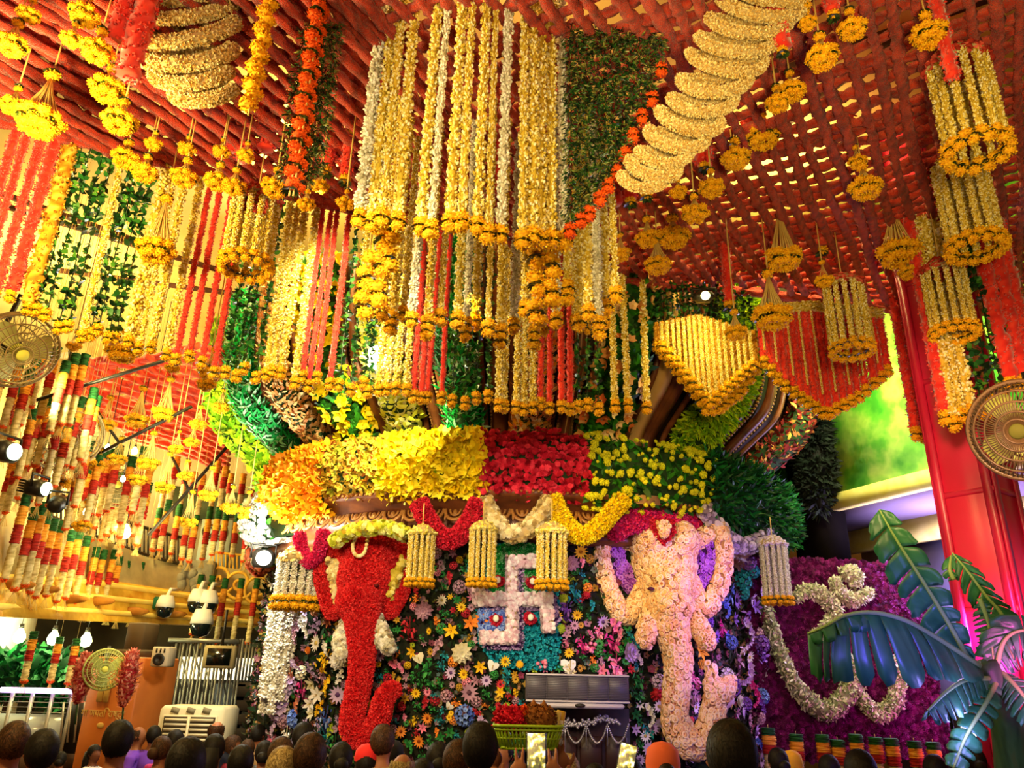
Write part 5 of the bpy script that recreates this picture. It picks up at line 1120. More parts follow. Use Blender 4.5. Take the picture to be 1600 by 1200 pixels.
bulb(210, 706, 9.5, 5, 'small warm bulb between two back tassels', watt=6)
for x, lab in ((30, 'first lit shop lamp from left under the gold fascia'), (83, 'second lit shop lamp from left under the gold fascia'), (134, 'third lit shop lamp from left, beside the pillar')): bulb(x, 996 + (x - 30) * .06, 12.2, 9, lab, 'f4ffb0', 10, watt=30, lc=(.95, 1, .5))
bulb(388, 800, 10.2, 9, 'white glowing bulb beside the long banded strands', 'fffff0', 18, watt=25)
def flood(x, y, Y, w_, h_, aim, label, on=True, col='e8ffd0'):
    P = at(x, y, Y); q = Vector(aim).to_track_quat('Z', 'Y'); t = thing('floodlight', P, label, 'floodlight'); t.rotation_euler = q.to_euler()
    obj('housing', box((0, 0, -.1), (w_, h_, .2), bevel=.04), dark_m, t); obj('lens', lathe([(.001, .03), (h_ * .3, .026), (h_ * .42, .012), (h_ * .42, .0)], 20), glowy('lens_' + col, col, 9) if on else dark_m, t)
    obj('yoke', tube([(-w_ * .56, 0, -.08), (-w_ * .56, h_ * .8, -.1), (w_ * .56, h_ * .8, -.1), (w_ * .56, 0, -.08)], .014, 5), dark_m, t); g = G()
    for i in range(5): g.addg(box((0, -h_ * .35 + i * h_ * .17, -.22), (w_ * .8, .012, .06)))
    obj('cooling_fins', g, dark_m, t)
flood(22, 706, 6.4, .22, .17, (1, -.25, -.1), 'black floodlight with a lit green lens at the left edge')
flood(72, 764, 7.2, .19, .15, (1, -.2, -.12), 'black floodlight with a lit pale lens below the first')
flood(86, 790, 7.2, .15, .15, (.3, -.8, -.3), 'unlit black floodlight with its face turned to the viewer', False)
P = at(416, 862, 8.9); flood(412, 872, 8.9, .24, .2, tocam(P, 1.2, .6), 'glaring white floodlight at the left edge of the shrine', True, 'fffff4')
P = at(1102, 462, 6.5); flood(1102, 462, 6.5, .2, .1, (-.1, -1, -.35), 'glaring yellow floodlight under the net above the yellow drop panel', True, 'fff4a0')
P = at(594, 520, 7.0); flood(592, 560, 6.9, .14, .3, (.05, -1, -.25), 'tall glaring floodlight behind the curtain before the pale yellow band', True, 'fffbd0')
P = at(1528, 1142, 6.6); flood(1530, 1142, 6.6, .34, .3, tocam(P, 0, 0), 'white glaring spot lamp low behind the banana plant', True, 'f4f0ff')

# ================================================================== things under and on the balcony
white_pl = mat('white_plastic', ['d8d4c4', 'e8e4d8'], noise=3, rough=.4)
def camera_dome(x, y, Y, label, s=1.0):
    P = at(x, y, Y); t = thing('dome_camera', P, label, 'camera', 'dome cameras under the balcony')
    obj('housing', lathe([(.001, .2 * s), (.1 * s, .19 * s), (.14 * s, .08 * s), (.15 * s, 0), (.001, -.001)], 16), white_pl, t, True); obj('dome', lathe([(.14 * s, -.005), (.14 * s, -.05 * s), (.1 * s, -.14 * s), (.001, -.17 * s)], 16), mat('dome_black', ['10181a'], rough=.1, spec=.7), t, True)
    obj('arm', tube([(0, 0, .18 * s), (0, .1, .3 * s), (0, .4, .32 * s)], .03 * s, 6), white_pl, t)
camera_dome(258, 949, 13.2, 'white dome camera beside the dark green box'); camera_dome(309, 941, 13.2, 'white dome camera, left one of the close pair', 1.1); camera_dome(325, 943, 13.2, 'white dome camera, right one of the close pair', 1.1); camera_dome(315, 975, 13.0, 'white dome camera below the close pair', 1.2)
def at_thing(name, x0, x1, y0, y1, Y, d, label, cat):
    a, b = at(x0, y0, Y), at(x1, y1, Y); c = np.array([(a[0] + b[0]) / 2, Y + d / 2, b[2]]); return thing(name, c, label, cat), abs(b[0] - a[0]), a[2] - b[2]
t, w_, h_ = at_thing('junction_box', 240, 252, 932, 952, 13.3, .2, 'dark green box on the gold fascia', 'box'); obj('case', box((0, 0, h_ / 2), (w_, .2, h_), bevel=.02), mat('box_green', ['0c4a34', '10583e'], noise=3), t); obj('lid', box((0, -.11, h_ / 2), (w_ * .8, .02, h_ * .8), bevel=.008), mat('box_green2', ['0e5a40'], rough=.4), t)
# pillar with the orange board
pm = mat('pillar_orange', ['a85a20', 'c87030', 'd88038'], noise=1.5, rough=.5)
P = at(196, 1040, 10.6); pb = struct('pillar_left', box((0, 0, 1.08), (.78, .72, 2.16), bevel=.02), pm); pb.location = (P[0] - .04, 11.0, 0); pb.rotation_euler = (0, 0, -.3)
obj('upper_shaft', box((-.08, .1, 2.36), (.3, .3, .5), bevel=.02), mat('shaft_tan', ['3a2a16', '4c3a1e'], noise=2), pb); obj('capital', box((-.05, .1, 2.2), (.55, .5, .12), bevel=.03), mat('shaft_tan', []), pb)
gl_ = mat('sign_gold', ['e8c060', 'f0d080'], noise=4, rough=.5)
for s_ in (-1, 1): obj('footprint_plate', box((-.1 + s_ * .05, -.375, 1.74), (.09, .03, .26), bevel=.02), gl_, pb)
def text(name, body, size, loc, m, parent, rot=(PI / 2, 0, 0)):
    cu = bpy.data.curves.new(name, 'FONT'); cu.body = body; cu.size = size; cu.align_x = 'CENTER'; cu.extrude = .004
    tmp = bpy.data.objects.new(name, cu); COL.objects.link(tmp); dg = bpy.context.evaluated_depsgraph_get(); me = bpy.data.meshes.new_from_object(tmp.evaluated_get(dg)); bpy.data.objects.remove(tmp)
    return link(name, me, m, parent, loc, rot)
text('painted_words', 'गा णपति राष्ट्र', .12, (-.06, -.365, 1.44), gl_, pb)
obj('painted_leaf', ellipsoid((-.06, -.365, 1.34), (.06, .01, .035), 1), gl_, pb)
M_pinkb = mat('petal_coral', ['b04838', 'e88870', 'f8b8a4'], tint=True)
for x, y0, y1, lab in ((132, 1022, 1100, 'coral flower bunch hanging left of the pillar fan'), (204, 1018, 1105, 'coral flower bunch hanging right of the pillar fan')):
    a, b = at(x + 4, y0, 10.1), at(x - 4, y1, 10.1); t = thing('flower_bunch', a, lab, 'garland'); L = a[2] - b[2]
    g = tube([(0, 0, 0), (0, 0, -L * .3), (0, 0, -L * .7), (0, 0, -L)], [.04, .1, .09, .03], 10); obj('core', g, cr, t, True); stuff(obj('petals', scatter(g, 900, LEAF, .055, droop=1.4), M_pinkb, t)); obj('stalks', tube([(0, 0, -L * .9), (.02, 0, -L * 1.15), (.03, 0, -L * 1.4)], .012, 5), fol, t)
t, w_, h_ = at_thing('loudspeaker', 239, 260, 1010, 1042, 10.4, .25, 'pale grey loudspeaker on the orange pillar', 'speaker')
obj('cabinet', box((0, 0, h_ / 2), (w_, .25, h_), bevel=.015), mat('speaker_grey', ['b8a888', 'c8b898'], noise=3), t); obj('woofer', lathe([(.001, 0), (.03, .01), (.065, .03), (.075, .015)], 18), dark_m, t, loc=(0, -.13, h_ * .36), rot=(PI / 2, 0, 0))
for i in range(3): obj('slot', box((-.05 + i * .05, -.127, h_ * .8), (.018, .01, .05)), dark_m, t)
t, w_, h_ = at_thing('monitor', 320, 364, 1008, 1045, 11.7, .12, 'monitor with a dark screen and beige frame hanging below the fascia', 'monitor')
obj('frame', box((0, 0, h_ / 2), (w_, .12, h_), bevel=.02), mat('frame_beige', ['8a7a50', '9c8c60'], noise=3), t); obj('screen', box((0, -.06, h_ / 2), (w_ * .74, .02, h_ * .74)), mat('screen_dark', ['0a0e0a'], rough=.15, spec=.6), t); obj('hanger', tube([(0, 0, h_), (0, 0, h_ + .5)], .02, 5), dark_m, t)
# desert cooler
t, w_, h_ = at_thing('air_cooler', 250, 336, 1102, 1215, 9.3, .55, 'beige air cooler with slatted front beside the orange pillar', 'air cooler')
bei = mat('cooler_beige', ['c8bc98', 'd8ccaa'], noise=2, rough=.5); obj('cabinet', box((0, 0, h_ / 2), (w_, .55, h_), bevel=.04), bei, t)
obj('louvre_frame', box((0, -.285, h_ * .45), (w_ * .84, .03, h_ * .84), bevel=.012), bei, t); obj('louvre_backing', box((0, -.297, h_ * .45), (w_ * .78, .02, h_ * .79)), mat('louvre_dark', ['3a2e1c'], rough=.8), t)
for s_ in (-1, 1):
    for i in range(11): obj('louvre', box((s_ * w_ * .19, -.315, h_ * (.1 + .07 * i)), (w_ * .35, .02, h_ * .03), rotx(.5)), bei, t)
obj('mullion', box((0, -.32, h_ * .45), (w_ * .035, .03, h_ * .8)), bei, t)
for i in range(3): obj('top_grille', box((-w_ * .25 + i * w_ * .24, -.28, h_ * .935), (w_ * .12, .02, h_ * .08), roty(.25)), mat('grille_grey', ['7a7258', '8a8264'], noise=3), t)
# sliding gate with a lit view behind, dark shutter door
sky_l = glowy('lit_opening', 'fff0d0', 1.6)
struct('window_3', pxbox(282, 424, 1026, 1064, 15.2, .05), sky_l); struct('window_4', pxbox(-60, 130, 1020, 1052, 15.0, .05), glowy('lit_opening_green', 'e0f0c0', 1.1))
gate = thing('folding_gate', at(300, 1160, 12.0) * [1, 1, 0], 'steel folding gate of upright bars left of the dark shutter', 'gate'); gl0 = np.array(gate.location)
stl = mat('gate_steel', ['6a6a60', '8a8a7c'], noise=5, rough=.4, metal=.6)
for i, x in enumerate(np.linspace(266, 372, 19)):
    a, b = at(x, 998, 12.0 + (i % 2) * .06), at(x - 3, 1150, 12.0); obj('bar', box(((a[0] + b[0]) / 2 - gl0[0], a[1] - gl0[1], a[2] / 2), (.025, .02, a[2])), stl, gate)
a, b = at(264, 1000, 12), at(374, 1004, 12); obj('top_rail', box(((a[0] + b[0]) / 2 - gl0[0], 0, a[2]), (b[0] - a[0], .06, .06)), stl, gate)
for q in range(6):
    a, b = at(268 + q * 17, 1010 + 20 * (q % 2), 12.03), at(285 + q * 17, 1085 + 20 * (q % 2), 12.03); obj('cross_link', tube([a - gl0, (a + b) / 2 - gl0, b - gl0], .012, 4), stl, gate)
for q, x in enumerate(np.linspace(376, 432, 12)):
    a = at(x, 1004, 13.5); b = at(x, 1066, 13.5); obj('bar', box((a[0] - gl0[0], a[1] - gl0[1], (a[2] + b[2]) / 2), (.03, .02, a[2] - b[2])), stl, gate)
dd = struct('door_1', pxbox(364, 432, 1066, 1215, 13.0, .1, down=True), mat('shutter_brown', ['1a1410', '2a2018'], noise=4, rough=.5))
for q in range(5): obj('shutter_slat', pxbox(366, 430, 1072 + q * 22, 1090 + q * 22, 12.97, .04, .01), mat('shutter_brown2', ['241a14', '302418'], noise=4), dd)
struct('trim_20', pxbox(336, 364, 1068, 1215, 13.0, .12, down=True), mat('blue_post', ['34405a', '404c68'], noise=3)); struct('trim_21', pxbox(404, 424, 1062, 1215, 10.6, .15, down=True), mat('door_post', ['7a3c20', '8a4828'], noise=3))
# shop counter at the far left
t, w_, h_ = at_thing('shop_counter', -70, 88, 1076, 1215, 11.5, .6, 'glass fronted shop counter with a lilac tube lamp on top', 'counter')
obj('base', box((0, 0, h_ * .14), (w_, .6, h_ * .28)), mat('counter_wood', ['4a3424', '5a4030'], noise=3), t); obj('glass_front', box((0, -.3, h_ * .5), (w_, .02, h_ * .44)), mat('counter_glass', ['a8b4bc', 'b8c4cc'], noise=1.5, rough=.15, spec=.6), t)
for q in range(7): obj('glazing_bar', box((-w_ / 2 + q * w_ / 6, -.32, h_ * .5), (.04, .04, h_ * .95)), mat('alu', ['a8a8a0', 'c0c0b8'], noise=3, rough=.35, metal=.5), t)
for q in range(4): obj('wire_rail', box((0, -.32, h_ * (.74 + .06 * q)), (w_, .012, .012)), stl, t)
obj('tube_lamp', tube([(-w_ * .1, -.34, h_), (w_ * .2, -.34, h_), (w_ * .5, -.34, h_)], .035, 8), glowy('tube_lilac', 'e0b8ff', 3), t)
for q, (x, y, r_, lab) in enumerate([(20, 1052, .3, 'leafy green plant left of the shop strands'), (62, 1050, .34, 'leafy green plant between the shop strands'), (96, 1058, .3, 'leafy green plant right of the shop strands'), (112, 1092, .3, 'dark leafy plant beside the pillar bars')]):
    P = at(x, y, 12.4); t = thing('shop_plant', P - [0, 0, .6], lab, 'plant'); g = ellipsoid((0, 0, .6), (r_, r_ * .8, r_), 2); stuff(obj('foliage', scatter(g, 420, LEAF, .2, wob=.9), M_leafd, t)); obj('stem', tube([(0, 0, -.2), (0, 0, .5)], .03, 6), brown, t); obj('pot', lathe([(.001, -.5), (.14, -.5), (.2, -.15), (.18, -.15), (.001, -.17)], 14), mat('clay', ['7a4428']), t)
bars = thing('window_grille', at(115, 1150, 11.3), 'black window grille with pale bars left of the pillar', 'grille'); bl = np.array(bars.location)
obj('dark_back', box(at(118, 1130, 11.5) - bl, (.34, .03, .75)), dark_m, bars)
for q in range(4): a, b = at(100 + q * 11, 1097, 11.35), at(94 + q * 11, 1160, 11.35); obj('bar', tube([a - bl, (a + b) / 2 - bl, b - bl], .014, 5), mat('alu', []), bars)

# ================================================================== at the shrine door: air curtain, door, chains
YD = 7.95
struct('door_2', pxbox(822, 986, 1104, 1215, 8.05, .12, down=True), mat('door_dark', ['1c1014', '2a181c', '140c10'], noise=5, rough=.5)); dr = bpy.data.objects['door_2']
for q in range(4): obj('door_panel', pxbox(826 + q * 40, 862 + q * 40, 1150, 1210, 8.02, .05, .015), mat('door_dark2', ['2a181a', '341e20'], noise=5, rough=.45), dr)
silv = mat('chain_silver', ['9a98a8', 'b8b6c4'], noise=8, rough=.3, metal=.7)
for q in range(4):
    x0 = 850 + q * 33; g = smoothpath([(x0, 1132), (x0 + 8, 1152), (x0 + 17, 1161), (x0 + 26, 1152), (x0 + 33, 1132)], 26); gg = G()
    for x, y in g: gg.addg(ellipsoid(at(x, y, 7.92), (.011, .011, .014), 0))
    obj('chain_swag', gg, silv, dr); obj('chain_drop', tube([at(x0, 1130, 7.93), at(x0, 1148, 7.93), at(x0, 1166, 7.93)], .006, 4), silv, dr)
g = G(); stamp(g, BUD, np.array([at(x, 1122 + 10 * abs(math.sin((x - 850) / 30.)) + RNG.normal() * 3, 7.93) for x in np.linspace(880, 968, 90)]), rand_rot(90), .016); stuff(obj('silver_studs', g, silv, dr))
t, w_, h_ = at_thing('air_curtain', 822, 985, 1052, 1109, 7.7, .24, 'white air curtain unit over the shrine door', 'air curtain')
wm_ = mat('metal_white', ['b8b4c4', 'c8c4d0'], noise=2, rough=.35, spec=.5)
obj('housing', box((0, .02, h_ * .58), (w_, .2, h_ * .8), bevel=.012), mat('unit_grey', ['6a6470', '787280'], noise=3, rough=.5), t)
for q in range(5): obj('grille_panel', box((-w_ * .4 + q * w_ * .2, -.09, h_ * .6), (w_ * .19, .02, h_ * .68), bevel=.006), mat('grille_dark', ['3c3840', '56525c'], noise=14, rough=.4, spec=.5, stretch=(1, 1, 60)), t)
for q in range(13): obj('grille_slat', box((0, -.105, h_ * (.3 + .05 * q)), (w_ * .96, .008, h_ * .012)), mat('unit_grey', []), t)
for z_ in (.98, .2): obj('edge_rail', box((0, -.1, h_ * z_), (w_, .04, h_ * .06), bevel=.006), wm_, t)
obj('outlet_lip', box((0, -.02, h_ * .08), (w_ * .9, .2, h_ * .16), bevel=.02), wm_, t); obj('oval_badge', ellipsoid((w_ * .02, -.125, h_ * .09), (.05, .01, .018), 1), dark_m, t)

# ================================================================== banana plant at the right
bp = at(1590, 1250, 5.6); ban = thing('banana_plant', (bp[0], bp[1], 0), 'tall banana plant with torn blue lit leaves at the right', 'plant'); b0 = np.array(ban.location)
M_bl = mat('banana_leaf', ['1c5a34', '2c7444', '448c54'], noise=3, rough=.38, spec=.6, stretch=(1, 8, 1)); M_rib = mat('banana_rib', ['8ab060', 'a0c070'], noise=3, rough=.4)
def bleaf(path, lw, rw, side, down=0.0, tears=(), n=34, rr=.014):
    Q = smoothpath(path, n); P = np.array([at(x, y, Y) for x, y, Y in Q]); T = unit(np.gradient(P, axis=0)); nv = unit(CAM - P[n // 2]); S = unit(np.cross(T, nv)) * side; g = G()
    S2 = unit(S + np.array([0, 0, -down])); S1 = unit(-S + np.array([0, 0, -down]))
    for sgn, W_, SS in ((0, lw, S2), (1, rw, S1)):
        q = 0
        while q < n - 1:
            e = min(n - 1, q + random.choice((3, 4, 4, 5))); V = []; m = e - q + 1
            for k in range(q, e + 1):
                t = k / (n - 1); wd = W_ * (math.sin(PI * min(1, .12 + .86 * t)) ** .6) * (1 - .15 * random.random())
                for f, pf in ((0, 1), (.35, 1), (.7, .97), (1.0, .84)): V.append(P[k] + SS[k] * wd * f * (pf if k in (q, e) else 1) + T[k] * ((.012 if k == q else -.012 if k == e else 0) * f) + T[k] * wd * .22 * f - nv * .05 * math.sin(f * 3) * W_ * (1 if k % 2 else .6) + np.array([0, 0, -down * .4 * wd * f * f]) + nv * random.uniform(-.02, .02) * f)
            i = np.arange(m - 1)[:, None]; j = np.arange(3)[None]; g.add(V, [np.stack([i * 4 + j, i * 4 + j + 1, (i + 1) * 4 + j + 1, (i + 1) * 4 + j], -1).reshape(-1, 4)]); q = e
    V, Fs, T_ = g.arrays(); o = obj('leaf', G().add(V - b0, Fs), M_bl, ban, True); md = o.modifiers.new('t', 'SOLIDIFY'); md.thickness = .004
    obj('midrib', tube(P - b0, np.linspace(.006, rr * 1.3, n), 6), M_rib, o); return o
bleaf([(1374, 796, 5.0), (1400, 842, 5.0), (1440, 905, 5.05), (1480, 970, 5.15), (1520, 1042, 5.3)], .19, .12, 1, .15)
bleaf([(1262, 990, 4.7), (1290, 978, 4.7), (1320, 962, 4.75), (1360, 957, 4.8), (1410, 968, 4.9), (1460, 995, 5.05), (1530, 1040, 5.3)], .25, .07, -1, 1.9, rr=.016)
bleaf([(1488, 864, 5.4), (1510, 890, 5.4), (1540, 930, 5.45), (1568, 966, 5.5), (1580, 1030, 5.5)], .12, .12, 1, .6)
bleaf([(1486, 868, 5.42), (1484, 890, 5.4), (1490, 905, 5.42)], .06, .05, 1, .3, n=10)
bleaf([(1552, 1030, 5.4), (1548, 990, 5.4), (1540, 960, 5.4), (1530, 935, 5.38)], .10, .10, 1, .3)
bleaf([(1450, 1110, 4.9), (1480, 1080, 5.0), (1510, 1062, 5.2), (1545, 1060, 5.35)], .14, .12, -1, 1.2)
bleaf([(1630, 1000, 5.3), (1600, 985, 5.3), (1570, 1000, 5.35), (1556, 1045, 5.4)], .2, .16, 1, .8)
bleaf([(1490, 1200, 5.0), (1510, 1150, 5.1), (1540, 1100, 5.25), (1560, 1060, 5.4)], .1, .1, 1, .4)
bleaf([(1640, 1130, 5.0), (1610, 1100, 5.1), (1585, 1070, 5.25), (1565, 1050, 5.4)], .18, .14, 1, .6)
P = np.array([at(x, y, Y) for x, y, Y in smoothpath([(1540, 1035, 5.4), (1556, 1080, 5.45), (1576, 1140, 5.5), (1590, 1250, 5.6)], 12)]); P = np.vstack([P, [bp[0], bp[1], 0]])
obj('stalk', tube(P - b0, np.r_[np.linspace(.07, .12, 12), .14], 12), mat('banana_stalk', ['2a4a30', '3a6040', '4a5a38'], noise=3, rough=.4, stretch=(6, 6, .5)), ban, True)
# ================================================================== the crowd
SK = ['8a5638', '7a4a30', '9c6444', '6a3e28']
for i, c in enumerate(SK): mat('skin_%d' % i, [c, c], noise=3, rough=.55)
H0 = 1.70
def body_form(armpose=None, voxel=.022):
    g = G(); T = lambda L, n=14: g.addg(tube(smoothpath([p[:3] for p in L], n), np.interp(np.linspace(0, len(L) - 1, n), range(len(L)), [p[3] for p in L]), 10))
    for s in (-1, 1):
        T([(s * .09, 0, .92, .085), (s * .095, 0, .7, .078), (s * .1, .01, .5, .056), (s * .1, -.01, .3, .052), (s * .1, -.02, .08, .038)])
        g.addg(ellipsoid((s * .1, .05, .04), (.045, .12, .04), 2))
        if armpose is None: A = [(s * .19, 0, 1.38, .055), (s * .24, -.01, 1.2, .047), (s * .26, 0, 1.08, .04), (s * .27, .05, .95, .035), (s * .27, .09, .85, .026)]
        else: A = armpose[s]
        T(A)
        h = np.array(A[-1][:3]); d = unit(h - np.array(A[-2][:3])); side = unit(np.cross(d, [0, 1, 0])) if abs(d[1]) < .9 else np.array([1., 0, 0]); nrm = np.cross(side, d)
        g.addg(ellipsoid(h + d * .045, (.044, .022, .045), 2))
        for f in range(4):
            o = (f - 1.5) * .0245; l = (.06, .072, .068, .052)[f]; b = h + d * .08 + side * o; df = d + side * (f - 1.5) * .13; m_ = b + df * l * .5 + nrm * .014; e = m_ + df * l * .3 + nrm * .034; g.addg(tube([b - d * .03, b, m_, e], [.0105, .0098, .009, .0075], 6))
        b = h + d * .02 + side * (-.042 * s); g.addg(tube([b, b + d * .03 - side * s * .022, b + d * .062 - side * s * .026], [.013, .011, .009], 6))
    T([(0, 0, .86, .13), (0, 0, 1.0, .125), (0, .0, 1.15, .125), (0, .0, 1.3, .14), (0, 0, 1.42, .085), (0, 0, 1.46, .06)]); V = g.V[-1]
    g.addg(ellipsoid((0, 0, 1.37), (.19, .09, .07), 2)).addg(ellipsoid((0, 0, 1.22), (.155, .1, .16), 2)).addg(ellipsoid((0, -.02, .95), (.16, .12, .12), 2))
    T([(0, -.005, 1.40, .062), (0, 0, 1.47, .055), (0, .01, 1.53, .055)], 6)
    g.addg(ellipsoid((0, .0, 1.60), (.073, .09, .105), 3)).addg(ellipsoid((0, .03, 1.545), (.052, .058, .06), 2))
    g.addg(tube([(0, .075, 1.615), (0, .1, 1.588), (0, .095, 1.57)], [.011, .016, .015], 6)).addg(ellipsoid((0, .08, 1.548), (.024, .016, .01), 1))
    for s in (-1, 1): g.addg(ellipsoid((s * .078, -.005, 1.595), (.012, .02, .03), 1)).addg(ellipsoid((s * .03, .078, 1.612), (.014, .008, .008), 1))
    return remesh(g, voxel, 3)
BODY = body_form()
ME_B = BODY.mesh('body', True)
def shell(form, keep, off):
    V, Fs, T = form.arrays(); V = V.copy(); Fc = Fs[0]; a, b, c = V[Fc[:, 0]], V[Fc[:, 1]], V[Fc[:, 2]]; N = np.zeros_like(V); fn = np.cross(b - a, c - a)
    for k in range(4): np.add.at(N, Fc[:, k], fn)
    m = keep((V[Fc].mean(1))); F2 = Fc[m]; u = np.unique(F2); mp = np.full(len(V), -1); mp[u] = np.arange(len(u)); return G().add((V + unit(N) * off)[u], [mp[F2]])
isarm = lambda C_: (np.abs(C_[:, 0]) > .17) & (C_[:, 2] < 1.02)
SHIRT = shell(BODY, lambda C_: (C_[:, 2] > .82) & (C_[:, 2] < 1.44) & ~isarm(C_), .014).mesh('shirt', True)
TROUS = shell(BODY, lambda C_: (C_[:, 2] > .09) & (C_[:, 2] < .9) & (np.abs(C_[:, 0]) < .21) & ~((np.abs(C_[:, 0]) > .2) & (C_[:, 2] > .7)), .012).mesh('trousers', True)
def hair_mesh(kind):
    e = ellipsoid((0, -.006, 1.615), (.08, .097, .103), 3); V, Fs, T = e.arrays(); Fc = Fs[0]; C_ = V[Fc].mean(1)
    if kind == 'bald': m = (C_[:, 2] < 1.665) & (C_[:, 2] > 1.56) & (C_[:, 1] < .03)
    else: m = ~((C_[:, 1] > .035) & (C_[:, 2] < 1.672)) & ~((C_[:, 2] < 1.545)) & ~((C_[:, 1] > .0) & (C_[:, 2] < 1.6))
    Fc = Fc[m]; g = G().add(V + RNG.normal(size=V.shape) * .002, [Fc])
    P, N = sample((V, Fc), 3600 if kind != 'bald' else 500); d = unit(N * .6 + [0, -.25, .1] + RNG.normal(size=N.shape) * .4)
    dn = np.array([0, -.35, -1.0]) + RNG.normal(size=N.shape) * .45; X = unit(dn - N * (dn * N).sum(1)[:, None]); Z = unit(N + X * .12); Y_ = np.cross(Z, X)
    stamp(g, BLADE, P + N * .004, np.stack([X, Y_, np.cross(X, Y_)], -1), np.c_[np.full(len(P), .034), np.full(len(P), .022), np.full(len(P), .012)])
    if kind == 'bun': g.addg(ellipsoid((0, -.11, 1.58), (.05, .045, .05), 2))
    if kind == 'long': g.addg(tube([(0, -.07, 1.62), (0, -.085, 1.5), (0, -.1, 1.36), (0, -.1, 1.2)], [.07, .075, .06, .03], 10))
    return g.mesh('hair')
HAIR = {k: hair_mesh(k) for k in ('short', 'bald', 'bun', 'long')}
def headwear(kind):
    if kind == 'cap':
        g = lathe([(.092, 1.63), (.096, 1.66), (.085, 1.71), (.05, 1.745), (.001, 1.755)], 20); g.addg(extr([(.07 * math.cos(t), .1 * math.sin(t)) for t in np.linspace(0, PI, 9)], 0, .012)); V, Fs, T = g.arrays(); V[-18:] = V[-18:][:, [0, 2, 1]] * [1, 1, -1] + [0, .06, 1.645]; return G().add(V, Fs).mesh('cap', True)
    g = lathe([(.2, 1.36), (.13, 1.44), (.092, 1.52), (.1, 1.62), (.09, 1.69), (.05, 1.725), (.001, 1.735)], 22); V, Fs, T = g.arrays(); V[:, 1] *= 1.12; keepf = Fs[0][~((V[Fs[0]].mean(1)[:, 1] > .05) & (V[Fs[0]].mean(1)[:, 2] > 1.5) & (V[Fs[0]].mean(1)[:, 2] < 1.67))]; return G().add(V, [keepf]).mesh('headscarf', True)
WEAR = {'cap': headwear('cap'), 'scarf': headwear('scarf')}
HC = {'black': ['0c0a08', '15110d', '1e1812'], 'brown': ['1c120a', '3a2414', '5a3a20'], 'grey': ['5a4a30', '9a8450', 'c8b478']}
for k, c in HC.items(): mat('hair_' + k, c, tint=True, rough=.6, spec=.2)
CL = {'black': '16161a', 'navy': '182038', 'white': 'd8d4d0', 'orange': 'd87818', 'violet': '6a3ab8', 'magenta': 'b03078', 'green': '20402c', 'maroon': '6a1424', 'red': 'd82828', 'yellow': 'e0a820', 'grey': '5a5a60', 'tan': '9a7a50', 'coral': 'e06840'}
for k, c in CL.items(): mat('cloth_' + k, [c, c], noise=4, rough=.8)
def slotted(name, me, m, parent, **k):
    o = link(name, me, None, parent, **k)
    if not me.materials: me.materials.append(m)
    o.material_slots[0].link = 'OBJECT'; o.material_slots[0].material = m; return o
def person(x, y, wpx, turn, hair, hcol, shirt, label, wear=None, wcol=None, tilt=0, bodyme=None, Y=None):
    Y = Y or min(9.0, .19 * F / wpx / 1.08); P = at(x, y, Y); s = max(.62, min(1.13, P[2] / 1.60)); drop = P[2] - 1.60 * s
    o = slotted('person', bodyme or ME_B, MATS['skin_%d' % (int(x) % 4)], None, loc=(P[0], P[1], 0), rot=(0, 0, math.radians(turn)), scale=(s * (.97 if s > 1 else 1), s, P[2] / 1.60 if s != .62 else s))
    if drop < -.05: o.scale[2] = s
    tag(o, label, 'person', 'people in the crowd')
    slotted('hair', HAIR[hair], MATS['hair_' + hcol], o); slotted('shirt', SHIRT, MATS['cloth_' + shirt], o); slotted('trousers', TROUS, MATS['cloth_' + ('grey', 'navy', 'black')[int(x) % 3]], o)
    if wear: slotted('cap' if wear == 'cap' else 'headscarf', WEAR[wear], MATS['cloth_' + wcol], o)
    return o
